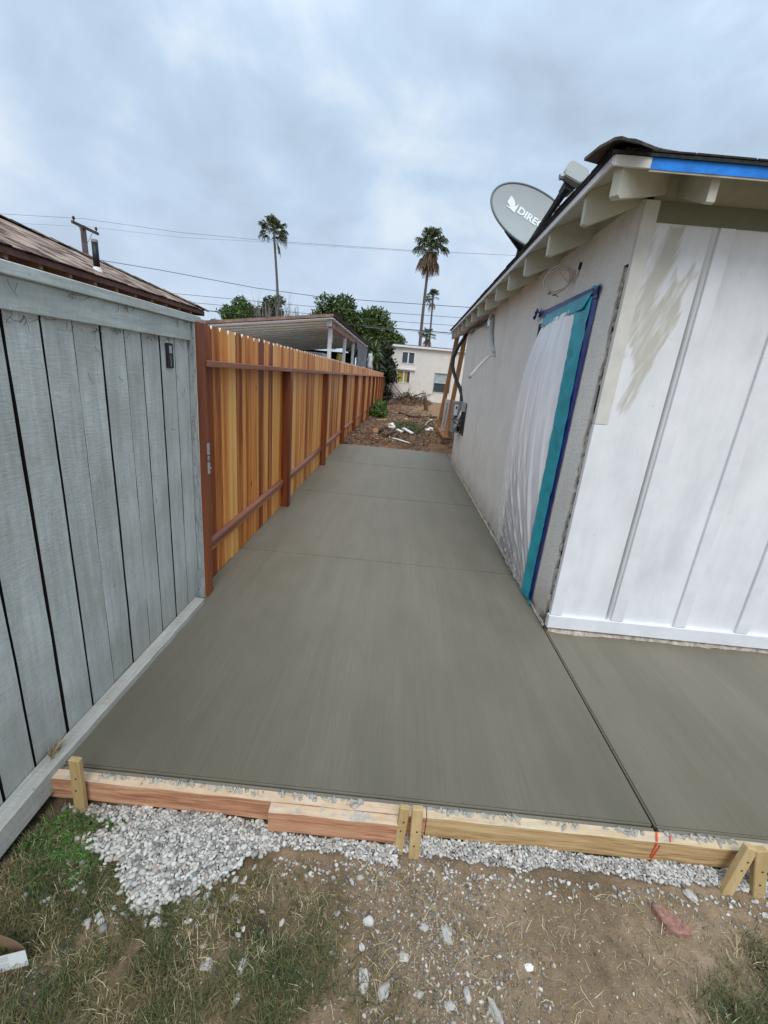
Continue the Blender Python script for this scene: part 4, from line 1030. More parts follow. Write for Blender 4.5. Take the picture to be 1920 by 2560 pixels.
mb = MB(); mb.tube([dpt(1.006 * math.cos(t), 1.006 * math.sin(t), -0.004) for t in [2 * math.pi * j / 64 for j in range(65)]], 0.011, 8, cap=False); mb.build('rim', M['dishrim'], dish, smooth=True)
def letters(txt, x0, y0, size, name):
    cu = bpy.data.curves.new(name, 'FONT'); cu.body = txt; cu.size = size; cu.offset = size * 0.035; cu.space_character = 1.02
    to = bpy.data.objects.new('tmp', cu); COL.objects.link(to)
    dg = bpy.context.evaluated_depsgraph_get(); me = bpy.data.meshes.new_from_object(to.evaluated_get(dg))
    bpy.data.objects.remove(to); bpy.data.curves.remove(cu)
    for v in me.vertices:
        a = (x0 + v.co.x) / RA; b = (y0 + v.co.y) / RB; v.co = dpt(a, b, 0.004)
    me.materials.clear(); me.update(); me.name = name
    return link(name, me, M['letter'], dish)
letters('DIRECTV', -0.175, 0.0, 0.108, 'lettering')
# emblem: two facing wedges
lg = MB()
def dp2(x, y): return dpt(x / RA, y / RB, 0.004)
seg = 10; X0, Y0 = -0.262, 0.035
v1 = [dp2(X0 - 0.045, Y0 + 0.062)] + [dp2(X0 - 0.045 + 0.085 * math.cos(t), Y0 - 0.005 + 0.067 * math.sin(t)) for t in np.linspace(rad(70), rad(-35), seg)] + [dp2(X0 - 0.045, Y0 - 0.02)]
lg.add(v1, [tuple(range(len(v1)))])
v2 = [dp2(X0 + 0.068, Y0 + 0.055), dp2(X0 + 0.070, Y0 - 0.062), dp2(X0 - 0.035, Y0 - 0.060)] + [dp2(X0 - 0.035 + 0.10 * s_, Y0 - 0.050 + 0.018 * s_ + 0.075 * s_ ** 3) for s_ in np.linspace(0.1, 0.95, 7)]
lg.add(v2, [tuple(range(len(v2)))]); lg.build('emblem', M['letter'], dish)
mst = MB(); mst.tube([(1.15, 5.50, 2.62), (1.15, 5.50, 2.90), (1.15, 5.42, 3.06)], 0.030, 10); mst.build('mast', M['darkmetal'], dish)
mb = MB()
base = dpt(-0.35, -0.75, -0.03)
mb.tube([base, Vector((1.15, 5.46, 3.00)), Vector((1.15, 5.48, 2.92))], [0.03, 0.04, 0.035], 8)
for k in range(8):
    p = Vector((1.15, 5.46, 3.0)) + Vector((random.uniform(-.05, .05), random.uniform(-.06, .03), random.uniform(-.06, .06))); mb.tube([p, p + Vector((random.uniform(-.06, .06), random.uniform(-.06, .06), random.uniform(-.05, .05)))], 0.009, 5)
mb.build('bracket', M['darkmetal'], dish)
mb = MB()
for k in range(3):
    p = Vector((1.15, 5.44, 3.02)); mb.tube([p, p + Vector((0.03 + 0.02 * k, -0.04, -0.03)), p + Vector((0.05, -0.05 + 0.03 * k, -0.15)), p + Vector((-0.02, -0.02, -0.30))], 0.006, 5)
mb.build('coax_lead', M['cable'], dish)
lnb = Vector((1.15, 4.00, 3.085))
arm0 = Vector((1.15, 5.18, 2.930)); arm1 = Vector((1.15, 4.17, 3.075))
MB().tube([arm0, arm0.lerp(arm1, 0.75), arm1], [0.026, 0.030, 0.036], 6).build('feed_arm', M['black'], dish)
MB().tube([arm1, lnb + Vector((0, 0.02, 0.0))], [0.045, 0.055], 8).build('feed_neck', M['black'], dish)
lx = (r_i * 0.86 - u_i * 0.50).normalized(); lz = (r_i * 0.50 + u_i * 0.86).normalized(); ly = lx.cross(lz)
def lnbox(c, w, h, d, name, mat):
    poly = [(-w, -h * 0.35), (-w * 0.75, -h), (w * 0.7, -h), (w, -h * 0.5), (w, h * 0.55), (w * 0.75, h), (-w * 0.75, h), (-w, h * 0.6)]
    MB().prism([c + lx * a + lz * b - ly * d / 2 for a, b in poly], ly * d).build(name, mat, dish, bevel=0.006, seg=2)
lnbox(lnb + lz * 0.055 - lx * 0.005, 0.088, 0.066, 0.07, 'receiver_head', M['dish'])
MB().tube([lnb - lx * 0.075 + lz * 0.0, lnb - lx * 0.10 - lz * 0.02], 0.022, 8).build('receiver_horn', M['greymetal'], dish)

# ================================================================== LEFT HOUSE
lh = empty('left_house', (-4.2, 8.0, 0), 'brown house with shingled hip roof behind the grey fence', 'house')
EX, EY, LZ, LS = -3.70, 8.45, 2.352, 0.385
MB().box(-9.5, -4.22, 0.5, 7.95, -0.1, 2.40).build('wall', M['brownsoffit'], lh)
MB().box(-4.215, -4.16, 7.90, 7.99, 1.2, 2.34).build('corner_trim', M['postwhite'], lh)
W_ = 3.6
mb = MB()
a = Vector((EX, 0.2, LZ)); b = Vector((EX, EY, LZ)); c = Vector((EX - W_, EY - W_, LZ + W_ * LS)); d = Vector((EX - W_, 0.2, LZ + W_ * LS)); e_ = Vector((EX - 2 * W_, EY, LZ))
mb.prism([a, b, c, d], (0, 0, -0.03)); mb.prism([b, e_, c], (0, 0, -0.03)); mb.build('roof_deck', M['brownpaint'], lh)
MB().box(EX - 0.02, EX + 0.004, 0.2, EY + 0.01, LZ - 0.062, LZ - 0.012).build('fascia_board', M['brownpaint'], lh)
MB().box(EX - 2 * W_, EX, EY - 0.01, EY + 0.012, LZ - 0.085, LZ - 0.012).build('fascia_board', M['brownpaint'], lh)
# shingles as pieces in courses
smesh = []
for k in range(4):
    w = 0.15 + 0.03 * k; L = 0.24
    m_ = MB().box(-L, 0, 0.003, w - 0.003, 0, 0.011).mesh('roof_shingle', bevel=0.002); m_.materials.append(M['shake']); smesh.append((m_, w))
random.seed(21); cnt = 0; rest = MB()
pitch_ang = math.atan(LS)
for course in range(14):
    s_ = course * 0.125; xx = EX + 0.03 - s_; zz_ = LZ + 0.004 + (s_ - 0.03) * LS + 0.009
    yy = 2.6 + random.uniform(0, 0.1); ylim = EY - s_ + 0.03
    while yy < ylim - 0.05:
        m_, w = random.choice(smesh)
        if yy + w > ylim + 0.12: break
        if cnt < 299:
            o = bpy.data.objects.new('roof_shingle', m_); COL.objects.link(o); o.parent = lh
            o.location = Vector((xx + random.uniform(-0.012, 0.012), yy, zz_ + random.uniform(0, 0.006))) - lh.location; o.rotation_euler = (random.uniform(-0.02, 0.02), pitch_ang, random.uniform(-0.02, 0.02))
        else:
            rest.obox((xx, yy + w / 2, zz_), (xx - 0.22, yy + w / 2, zz_ + 0.22 * LS), w - 0.006, 0.012)
        cnt += 1; yy += w
if rest.v: rest.build('roof_shingle_course', M['shake'], lh)['kind'] = 'stuff'
# hip caps
cm = MB().prism([(-0.13, -0.09, -0.035), (0, 0, 0.012), (-0.0, 0.0, 0.022), (-0.13, -0.09, -0.022)], (0, 0, 0))
for k in range(16):
    d0 = k * 0.15; p = Vector((EX + 0.02 - d0, EY + 0.02 - d0, LZ + 0.03 + d0 * LS)); q_ = p + Vector((-0.2, -0.2, 0.2 * LS + 0.012))
    s1 = Vector((-0.085, 0.085, -0.028)); s2 = Vector((0.085, -0.085, -0.028)); t_ = Vector((0, 0, 0.014))
    mb = MB(); mb.add([p + s1, p, p + s2, q_ + s1, q_, q_ + s2, p + s1 + t_, p + t_, p + s2 + t_, q_ + s1 + t_, q_ + t_, q_ + s2 + t_],
                      [(0, 1, 4, 3), (1, 2, 5, 4), (6, 9, 10, 7), (7, 10, 11, 8), (0, 6, 7, 1), (1, 7, 8, 2), (3, 4, 10, 9), (4, 5, 11, 10), (0, 3, 9, 6), (2, 8, 11, 5)])
    mb.build('hip_shingle', M['shake'], lh)
yy = 2.7
while yy < EY - 0.1:
    MB().prism([(EX - 0.02, yy, LZ - 0.032), (EX - 0.02, yy, LZ - 0.105), (EX - 0.60, yy, LZ - 0.08 + 0.45 * LS * 0.5), (EX - 0.60, yy, LZ + 0.10)], (0, 0.045, 0)).build('rafter_tail', M['rafterbrown'], lh); yy += 0.405
MB().box(-4.219, -4.205, 0.5, 7.9, 2.17, 2.27).build('frieze_board', M['rafterbrown'], lh)
vp_ = MB().tube([(-3.95, 5.96, 2.42), (-3.95, 5.96, 2.80)], 0.036, 12).build('vent_pipe', M['black'], lh, smooth=True)
MB().tube([(-3.95, 5.96, 2.44), (-3.95, 5.96, 2.51)], [0.065, 0.042], 12).build('flashing', M['whiteplastic'], vp_)
MB().tube([(-3.95, 5.96, 2.785), (-3.95, 5.96, 2.815)], 0.038, 12).build('collar', M['greymetal'], vp_)

# ================================================================== PATIO COVER
pc = empty('patio_cover', (-3.5, 14, 0), 'open patio cover with white posts beyond the redwood fence', 'patio cover')
def rz(x): return 2.87 + (x + 1.95) * 0.135
y0_, y1_ = 12.2, 24.0
yy = y0_; k = 0
while yy < y1_ - 0.1:
    w = 0.60; MB().prism([(-1.97, yy, rz(-1.97) - 0.055), (-6.6, yy, rz(-6.6) - 0.055), (-6.6, yy, rz(-6.6) - 0.03), (-1.97, yy, rz(-1.97) - 0.03)], (0, w - 0.055, 0.022)).build('roof_panel', M['carroof'], pc)
    yy += w; k += 1
MB().prism([(-1.94, y0_ - 0.03, rz(-1.94) - 0.015), (-6.7, y0_ - 0.03, rz(-6.7) - 0.015), (-6.7, y0_ - 0.03, rz(-6.7) + 0.06), (-1.94, y0_ - 0.03, rz(-1.94) + 0.045)], (0, 0.03, 0)).build('fascia_board', M['rust'], pc)
MB().prism([(-1.935, y0_ - 0.02, rz(-1.94) + 0.046), (-6.7, y0_ - 0.02, rz(-6.7) + 0.061), (-6.7, y1_, rz(-6.7) + 0.061), (-1.935, y1_, rz(-1.94) + 0.046)], (0, 0, 0.012)).build('roof_sheet', M['tarp'], pc)
MB().box(-2.13, -2.04, 12.55, y1_, 2.62, 2.78).build('beam', M['rust'], pc, bevel=0.01)
MB().box(-2.16, -2.03, 12.40, 12.548, 2.64, 2.80).build('beam_end', M['postwhite'], pc, bevel=0.008)
for py in (12.75, 15.85, 18.5, 21.4):
    MB().box(-2.15, -2.05, py - 0.05, py + 0.05, -0.3, 2.62).build('post', M['postwhite'], pc, bevel=0.006)
MB().box(-2.045, -2.035, 12.71, 12.77, 2.25, 2.48).build('post_bracket', M['white'], pc)
MB().box(-7.5, -7.2, 10.0, 24.5, -0.3, 2.2).build('dark_back_screen', M['shadow'], pc)  # near-black wall added to make the patio interior dark
MB().box(-7.3, -2.6, 24.0, 24.2, -0.3, 2.45).build('dark_end_screen', M['shadow'], pc)  # second dark wall added for the same interior shade
MB().box(-7.1, -2.0, 11.0, 23.9, -0.14, 0.0).build('bounce_slab', M['stucco_white'], pc)  # unseen pale slab added to bounce light onto the roof panels
# hanging tarp at the right edge
P = []
for i_ in range(24):
    row = []
    for j in range(16):
        t = i_ / 23; u = j / 15; yb = 18.6 + 5.2 * t
        row.append((-1.99 + 0.05 * math.sin(t * 21 + u * 3) + 0.06 * u, yb + 0.12 * math.sin(u * 5 + t * 9), 2.74 - u * (1.15 + 0.25 * math.sin(t * 7))))
    P.append(row)
o = link('hanging_tarp', grid_mesh('hanging_tarp', np.array(P)), M['tarp']); tag(o, 'grey tarp hanging from the far edge of the patio cover', 'tarp')
P = []
for i_ in range(30):
    row = []
    for j in range(6):
        t = i_ / 29; u = j / 5
        row.append((-1.90 - 0.14 * u, 12.25 + 11.7 * t, rz(-1.94) + 0.085 - 0.02 * u + 0.022 * mnoise.noise(Vector((t * 19, u * 2, 0)))))
    P.append(row)
link('tarp_edge', grid_mesh('tarp_edge', np.array(P)), M['tarp'], pc)
# a few stored things under it
o = MB().box(-3.6, -2.45, 14.2, 15.9, 1.0, 2.02).build('covered_grill', M['greyframe'], bevel=0.12, seg=3); MB().box(-3.5, -2.5, 14.3, 15.8, -0.3, 0.995).build('grill_base', M['tarp'], o)
tag(o, 'grey covered hump stored under the patio cover', 'covered grill')
o = MB().prism([(-2.42, 16.2, 1.55), (-2.30, 16.25, 2.12), (-2.28, 17.3, 2.12), (-2.40, 17.3, 1.55)], (-0.08, 0, 0.0)).build('lounge_cushion', M['yellowblind'], bevel=0.01)
tag(o, 'yellow striped cushion leaning under the patio cover', 'cushion'); MB().box(-2.6, -2.3, 16.2, 17.3, -0.3, 1.55).build('cushion_stack', M['tarp'], o)
# bundled cloth hanging past the tarp
mb = MB(); v_, f_ = blob_variants(1, 3, 0.5, 3)[0]; mb.add([(-1.83 + p[0] * 0.16, 24.4 + p[1] * 0.3, 2.05 + p[2] * 0.42) for p in v_], [tuple(q_) for q_ in f_])
tag(mb.build('hanging_cloth', M['greyframe'], smooth=True), 'pale cloth bundle hanging beyond the grey tarp', 'cloth')

# ================================================================== WHITE HOUSE AT THE END
wh = empty('white_house', (1.5, 34, 0), 'cream stucco two storey house at the end of the yard', 'house')
HY = 34.0; HX0, HX1, HB, HT = -0.89, 5.2, -0.9, 3.56
wins = {'upper': (-0.17, 0.69, 2.50, 3.24), 'lower': (-0.40, 0.50, 1.12, 1.90), 'right': (2.36, 3.55, 0.64, 1.98)}
xs = sorted({HX0, HX1} | {v for w in wins.values() for v in w[:2]}); zs = sorted({HB, HT} | {v for w in wins.values() for v in w[2:]})
mb = MB()
for i_ in range(len(xs) - 1):
    for j in range(len(zs) - 1):
        cx, cz = (xs[i_] + xs[i_ + 1]) / 2, (zs[j] + zs[j + 1]) / 2
        if any(w[0] < cx < w[1] and w[2] < cz < w[3] for w in wins.values()): continue
        mb.add([(xs[i_], HY, zs[j]), (xs[i_ + 1], HY, zs[j]), (xs[i_ + 1], HY, zs[j + 1]), (xs[i_], HY, zs[j + 1])], [(0, 1, 2, 3)])
mb.add([(HX0, HY, HB), (HX0, HY, HT), (HX0, 42, HT), (HX0, 42, HB)], [(0, 1, 2, 3)]); mb.add([(HX1, HY, HB), (HX1, HY, HT), (HX1, 42, HT), (HX1, 42, HB)], [(0, 1, 2, 3)])
mb.build('wall', M['stucco_white'], wh)
for nm, (a, b, c, d) in wins.items():
    f = 0.055; mb = MB()
    mb.box(a - 0.05, b + 0.05, HY - 0.03, HY + 0.09, c - 0.05, c + 0.0); mb.box(a - 0.05, b + 0.05, HY - 0.03, HY + 0.09, d, d + 0.05); mb.box(a - 0.05, a, HY - 0.03, HY + 0.09, c, d); mb.box(b, b + 0.05, HY - 0.03, HY + 0.09, c, d)
    if nm == 'right': mb.box(a, b, HY + 0.0, HY + 0.06, (c + d) / 2 - 0.03, (c + d) / 2 + 0.03)
    else: mb.box((a + b) / 2 - 0.045, (a + b) / 2 + 0.045, HY + 0.0, HY + 0.06, c, d)
    w_ = mb.build('window', M['white'] if nm != 'right' else M['greyframe'], wh)
    if nm == 'right':
        MB().box(a, b, HY + 0.06, HY + 0.08, (c + d) / 2, d).build('pane', M['paleglass'], w_); MB().box(a, b, HY + 0.06, HY + 0.08, c, (c + d) / 2 - 0.001).build('pane', M['glass'], w_)
    else:
        m_ = (a + b) / 2
        MB().box(a, m_ - 0.001, HY + 0.06, HY + 0.08, c, d).build('pane', M['glass'] if nm == 'upper' else M['yellowblind'], w_)
        MB().box(m_, b if nm == 'upper' else b - 0.18, HY + 0.06, HY + 0.08, c, d).build('pane', M['glass'] if nm == 'upper' else M['yellowblind'], w_)
        if nm == 'lower': MB().box(b - 0.179, b, HY + 0.06, HY + 0.08, c, d).build('pane', M['glass'], w_)
MB().box(-0.56, 0.86, HY - 0.16, HY - 0.001, 2.015, 2.085).build('ledge', M['white'], wh)
MB().box(HX0 - 0.18, HX1 + 0.1, HY - 0.22, 42.2, HT, HT + 0.13).build('cornice', M['white'], wh, bevel=0.02)
MB().box(HX0 - 0.14, HX1 + 0.1, HY - 0.16, 42.0, HT + 0.132, HT + 0.20).build('roof', M['tarp'], wh)
MB().box(HX0 - 0.03, HX0 + 0.05, HY - 0.04, HY - 0.001, HB, HT).build('corner_trim', M['white'], wh)

# ================================================================== BRANCH / DEBRIS HELPERS
def branch(mb, p, d, L, r_, depth, spread=0.5, nseg=4, curl=0.12):
    p = Vector(p); d = Vector(d).normalized(); pts = [p]; rs = [r_]
    for i_ in range(nseg):
        d = (d + Vector((random.gauss(0, curl), random.gauss(0, curl), random.gauss(0, curl)))).normalized()
        p = p + d * (L / nseg); pts.append(p); rs.append(r_ * (1 - 0.55 * (i_ + 1) / nseg))
    mb.tube(pts, rs, 5 if depth else 4, cap=False)
    if depth:
        for k in range(random.randint(3, 5)):
            i_ = random.randint(1, nseg); q_ = pts[i_]
            nd = (d + Vector((random.gauss(0, spread), random.gauss(0, spread), random.gauss(0, spread * 0.6)))).normalized()
            branch(mb, q_, nd, L * random.uniform(0.45, 0.75), rs[i_] * 0.6, depth - 1, spread, nseg, curl)
    return pts
# ---- trees behind
def crown(name, mat, parent, centres, n, size, droop=0.0, aspect=0.5, hollow=0.55):
    C = []
    tot = sum(c[3] * c[4] * c[5] for c in centres)
    for (x, y, z, rx, ry, rz_) in centres:
        k = max(40, int(n * rx * ry * rz_ / tot) if False else int(n * (rx * rz_) / sum(c[3] * c[5] for c in centres)))
        d = RNG.normal(0, 1, (k, 3)); d /= np.linalg.norm(d, axis=1)[:, None]
        r_ = RNG.uniform(hollow, 1.0, k)[:, None] * (1 + 0.16 * np.sin(d[:, :1] * 9 + x) * np.cos(d[:, 2:3] * 8 + z))
        C.append(np.array([x, y, z]) + d * r_ * np.array([rx, ry, rz_]))
    C = np.concatenate(C); V_, Q_ = leaf_quads(C, size, aspect=aspect, droop=droop)
    return link(name, mesh_from(name, V_, Q_), mat, parent)
def lumps(cx, cy, cz, rx, ry, rz_, n, s0, s1, seed):
    r_ = random.Random(seed); out = []
    for k in range(n):
        d = Vector((r_.gauss(0, 1), r_.gauss(0, 1), r_.gauss(0, 1))).normalized() * r_.uniform(0.55, 1.0); s = r_.uniform(s0, s1)
        out.append((cx + d.x * rx, cy + d.y * ry, cz + d.z * rz_, s, s, s * 0.85))
    return out
def trunk_mesh(base, top, r0_, r1_, name, mat, par, bend=0.3, limbs=5, spread=0.6, Lf=0.5):
    mb = MB(); base, top = Vector(base), Vector(top); pts = [base.lerp(top, t) + Vector((bend * math.sin(t * 3), 0, 0)) for t in np.linspace(0, 1, 7)]
    mb.tube(pts, [r0_ + (r1_ - r0_) * t for t in np.linspace(0, 1, 7)], 8)
    for k in range(limbs): branch(mb, pts[random.randint(3, 6)], (random.gauss(0, spread), random.gauss(0, spread), 1), (top - base).length * Lf, r1_ * 0.7, 1)
    return mb.build(name, mat, par)
random.seed(30)
t1 = empty('broadleaf_tree', (-4.0, 38, -0.5), 'large dark broadleaf tree behind the patio cover', 'tree')
trunk_mesh((-4.0, 38, -0.6), (-4.0, 38, 4.5), 0.30, 0.16, 'trunk', M['twigdark'], t1, Lf=0.28)
cs = lumps(-5.7, 38, 5.3, 1.9, 1.5, 1.75, 42, 0.5, 0.85, 4) + lumps(-3.4, 38, 4.7, 1.9, 1.6, 1.9, 34, 0.5, 0.85, 5) + lumps(-1.3, 38.3, 4.0, 1.3, 1.2, 1.35, 18, 0.4, 0.65, 6)
crown('crown', M['leaf3'], t1, cs, 20000, 0.27, droop=-0.4)
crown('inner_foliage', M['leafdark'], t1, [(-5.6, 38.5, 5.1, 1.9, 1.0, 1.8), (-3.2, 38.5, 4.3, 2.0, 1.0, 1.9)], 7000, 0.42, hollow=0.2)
t2 = empty('round_tree', (-15, 42, -0.6), 'bright green round tree left of the bare stems', 'tree')
trunk_mesh((-15, 42, -0.6), (-15, 42, 5), 0.25, 0.14, 'trunk', M['twigdark'], t2, Lf=0.2)
crown('crown', M['leaf2'], t2, lumps(-15.2, 42, 5.2, 1.5, 1.5, 1.3, 24, 0.5, 0.85, 8) + lumps(-13.4, 42, 5.1, 1.3, 1.3, 1.4, 18, 0.45, 0.8, 9), 13000, 0.24, droop=0.3)
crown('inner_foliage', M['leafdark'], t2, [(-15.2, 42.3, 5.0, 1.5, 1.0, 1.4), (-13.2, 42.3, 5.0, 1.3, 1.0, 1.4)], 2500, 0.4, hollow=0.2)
t3 = empty('ivy_tree', (-10.4, 39, -0.6), 'dark leafy tree behind the grey bare stems', 'tree')
trunk_mesh((-10.9, 39, -0.6), (-10.9, 39, 5), 0.2, 0.12, 'trunk', M['twigdark'], t3, limbs=2, Lf=0.15)
crown('crown', M['leaf1'], t3, lumps(-11.3, 39, 5.2, 0.9, 0.9, 1.7, 18, 0.4, 0.65, 11), 4500, 0.22)
t4 = empty('bare_tree', (-9.8, 36, -0.5), 'leafless grey shrub with pale upright stems', 'bare tree')
mb = MB(); random.seed(9)
for k in range(26):
    x = -11.6 + 3.2 * k / 25; branch(mb, (x, 36 + random.uniform(-.3, .3), 3.2), (random.gauss(0, 0.12), 0, 1), random.uniform(1.5, 2.1), random.uniform(0.03, 0.07), 2, 0.16, 4, 0.05)
for x, L in ((-10.9, 2.9), (-10.0, 2.5), (-8.4, 2.7)): mb.tube([(x + 0.4, 36, 1.5), (x, 36, 4.5), (x - 0.1, 36, 3.2 + L)], [0.09, 0.07, 0.02], 5)
mb.build('stem', M['twig'], t4)['kind'] = 'stuff'
t5 = empty('spiky_yucca', (-1.9, 27, -0.3), 'spiky yucca beside the far end of the redwood fence', 'yucca')
MB().tube([(-1.95, 27, -0.4), (-1.9, 27, 1.6), (-1.8, 27, 2.6)], [0.13, 0.11, 0.08], 8).build('trunk', M['twigdark'], t5)
def spikes(centre, n, L, w, seed, droopk=0.25):
    rs = np.random.default_rng(seed); V_ = []; Q_ = []
    for k in range(n):
        d = rs.normal(0, 1, 3); d[2] = abs(d[2]) * 0.9 - 0.35; d /= np.linalg.norm(d); d = Vector(d); s = d.cross(Vector((0, 0, 1))).normalized() * w
        c = Vector(centre); m_ = c + d * L * 0.55; e1 = c + d * L + Vector((0, 0, -droopk * L * (1 - abs(d.z))))
        b = len(V_); V_ += [c - s * 0.6, c + s * 0.6, m_ + s, m_ - s, e1 + s * 0.1, e1 - s * 0.1]; Q_ += [(b, b + 1, b + 2, b + 3), (b + 3, b + 2, b + 4, b + 5)]
    return V_, Q_
V_, Q_ = [], []
for c, n_, L in (((-1.75, 27, 2.75), 95, 0.85), ((-1.75, 27.1, 2.1), 70, 0.8), ((-2.35, 27.2, 3.1), 60, 0.7)):
    v, q_ = spikes(c, n_, L, 0.035, int(n_ * L * 10)); b = len(V_); V_ += v; Q_ += [tuple(i_ + b for i_ in f) for f in q_]
link('crown', mesh_from('crown', np.array([tuple(v) for v in V_]), np.array(Q_)), M['yucca'], t5)
t6 = empty('dark_hedge', (-1.5, 32, -0.5), 'deep shaded hedge between the redwood fence and the cream house', 'hedge')
hc = lumps(-1.75, 32.5, 1.7, 0.75, 2.0, 2.1, 34, 0.45, 0.8, 14)
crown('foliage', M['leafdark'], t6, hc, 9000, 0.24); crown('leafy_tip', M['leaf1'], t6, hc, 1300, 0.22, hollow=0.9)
MB().tube([(-1.6, 32.5, -0.7), (-1.6, 32.5, 2.5)], 0.12, 6).build('trunk', M['twigdark'], t6)
t7 = empty('small_far_tree', (-12.6, 30, 0), 'tiny tree top behind the corner of the brown roof', 'tree')
crown('crown', M['leaf1'], t7, [(-12.45, 30, 3.75, 0.32, 0.3, 0.25)], 260, 0.14); MB().tube([(-12.45, 30, -0.5), (-12.45, 30, 3.7)], 0.05, 5).build('trunk', M['twigdark'], t7)
# far red roof piece behind the brown house
fr = empty('far_house', (-13.2, 26, 0), 'low red roof corner behind the brown house', 'house')
MB().prism([(-10.5, 25, 3.25), (-13.5, 25, 3.95), (-16.5, 25, 3.25)], (0, 5, 0)).build('roof', M['rust'], fr); MB().box(-16.2, -10.8, 25.2, 29.8, -0.4, 3.25).build('wall', M['stucco_white'], fr)
# ---- palms
def palm(base, top, r0_, r1_, R_, nf, dead, label, seed, curve=0.0, mid=None):
    random.seed(seed); rs = random.Random(seed)
    base, top = Vector(base), Vector(top)
    o = empty('fan_palm', base, label, 'palm tree')
    mb = MB(); N = 10; pts = []
    for i_ in range(N + 1):
        t = i_ / N; p = base.lerp(top, t); p.x += curve * math.sin(math.pi * t); pts.append(p)
    mb.tube(pts, [0.72 * (r0_ + (r1_ - r0_) * (i_ / N) ** 0.8) for i_ in range(N + 1)], 8); mb.build('trunk', M['bark'], o, smooth=True)
    VV, QQ, VD, QD = [], [], [], []
    for k in range(nf + dead):
        isdead = k >= nf
        el = rs.uniform(-0.45, 1.45) if not isdead else rs.uniform(-1.35, -0.5)
        az = rs.uniform(0, 2 * math.pi)
        d = Vector((math.cos(az) * math.cos(el), math.sin(az) * math.cos(el), math.sin(el)))
        c = top + Vector((0, 0, (-0.0 if not isdead else -rs.uniform(0.0, 0.5) * R_)))
        pl = R_ * rs.uniform(0.42, 0.62) * (0.75 if isdead else 1)
        hub = c + d * pl + Vector((0, 0, -0.08 * R_))
        side = d.cross(Vector((0, 0, 1))).normalized(); upv = side.cross(d).normalized()
        V_, Q_ = (VD, QD) if isdead else (VV, QQ)
        def quad(a, b, w):
            s = (b - a).cross(Vector((rs.gauss(0, 1), rs.gauss(0, 1), rs.gauss(0, 1)))).normalized() * w
            n0 = len(V_); V_.extend([a - s, a + s, b + s * 0.6, b - s * 0.6]); Q_.append((n0, n0 + 1, n0 + 2, n0 + 3))
        quad(c, hub, 0.025 * R_)
        for j in range(17):
            ang = (j - 8) / 8 * 1.45; ld = (d * math.cos(ang) + (side * math.sin(ang) * 0.9) + upv * 0.1 * rs.uniform(-1, 1)).normalized()
            L = R_ * 0.46 * rs.uniform(0.75, 1.05) * (1 - 0.25 * abs(ang) / 1.45)
            m_ = hub + ld * L * 0.65; e1 = hub + ld * L + Vector((0, 0, -L * rs.uniform(0.25, 0.6) * (1.8 if isdead else 1)))
            quad(hub, m_, 0.030 * R_); quad(m_, e1, 0.020 * R_)
    link('crown', mesh_from('crown', np.array([tuple(v) for v in VV]), np.array(QQ)), M['palm'], o)
    if dead: link('dead_fronds', mesh_from('dead_fronds', np.array([tuple(v) for v in VD]), np.array(QD)), M['palmdead'], o)
palm((-20.7, 75, -0.5), (-21.7, 75, 20.9), 0.42, 0.22, 2.55, 48, 1, 'tall leaning palm with a green crown at the left', 41, 0.35)
palm((2.5, 75, -0.5), (2.35, 75, 20.9), 0.42, 0.25, 3.0, 48, 24, 'tallest palm on the right with brown dead fronds', 42, -0.25)
palm((4.7, 90, -0.5), (4.2, 90, 16.2), 0.34, 0.20, 1.75, 28, 4, 'slim palm just right of the tallest palm', 43, 0.0)
palm((3.4, 80, -0.5), (3.35, 80, 8.6), 0.30, 0.24, 1.75, 24, 6, 'low palm showing just above the cream house roof', 44, 0.0)
# ---- utility pole and wires
up_ = empty('utility_pole', (-15.46, 22.6, 0), 'wooden utility pole with crossarm above the brown roof', 'utility pole')
MB().tube([(-15.46, 22.6, -0.3), (-15.46, 22.6, 6.88)], [0.17, 0.115], 12).build('pole', M['polewood'], up_, smooth=True)
MB().obox((-15.36, 21.75, 6.80), (-15.38, 23.55, 6.80), 0.09, 0.115).build('crossarm', M['polewood'], up_, bevel=0.01)
for yy in (22.1, 23.1): MB().tube([(-15.33, yy + (0.02 if yy < 22.6 else -0.02), 6.74), (-15.36, 22.6, 6.12)], 0.014, 5).build('brace', M['greymetal'], up_)
for yy in (21.9, 23.4): MB().tube([(-15.37, yy, 6.86), (-15.37, yy, 6.92), (-15.37, yy, 6.95), (-15.37, yy, 7.02), (-15.37, yy, 7.06)], [0.018, 0.03, 0.065, 0.055, 0.025], 10).build('insulator', M['darkmetal'], up_)
MB().tube([(-15.36, 22.55, 5.45), (-15.22, 22.5, 5.5), (-15.20, 22.5, 5.62)], [0.05, 0.05, 0.02], 8).build('cable_clamp', M['darkmetal'], up_)
def cable(pts, r_, label, mat='wire', sag=0.0, seg=14):
    P_ = []; pts = [Vector(p) for p in pts]
    for a, b in zip(pts[:-1], pts[1:]):
        for k in range(seg):
            t = k / seg; p = a.lerp(b, t); P_.append(p)
    P_.append(pts[-1])
    o = MB().tube(P_, r_, 5).build('overhead_wire', M[mat]); tag(o, label, 'wire', 'overhead wires')
cable([(-28, 30, 8.80), (-20.5, 30, 9.0), (-14.5, 30, 8.72), (-9.2, 30, 8.69), (0, 30, 8.86), (8, 30, 9.15)], 0.011, 'highest faint wire crossing the sky behind the dish', 'wirefar')
cable([(-28, 30.5, 8.45), (-20.0, 30, 8.58), (-14.5, 30.2, 8.50), (-9.7, 30, 8.60), (0, 30.2, 8.86)], 0.007, 'fainter wire just under the highest wire', 'wirefar')
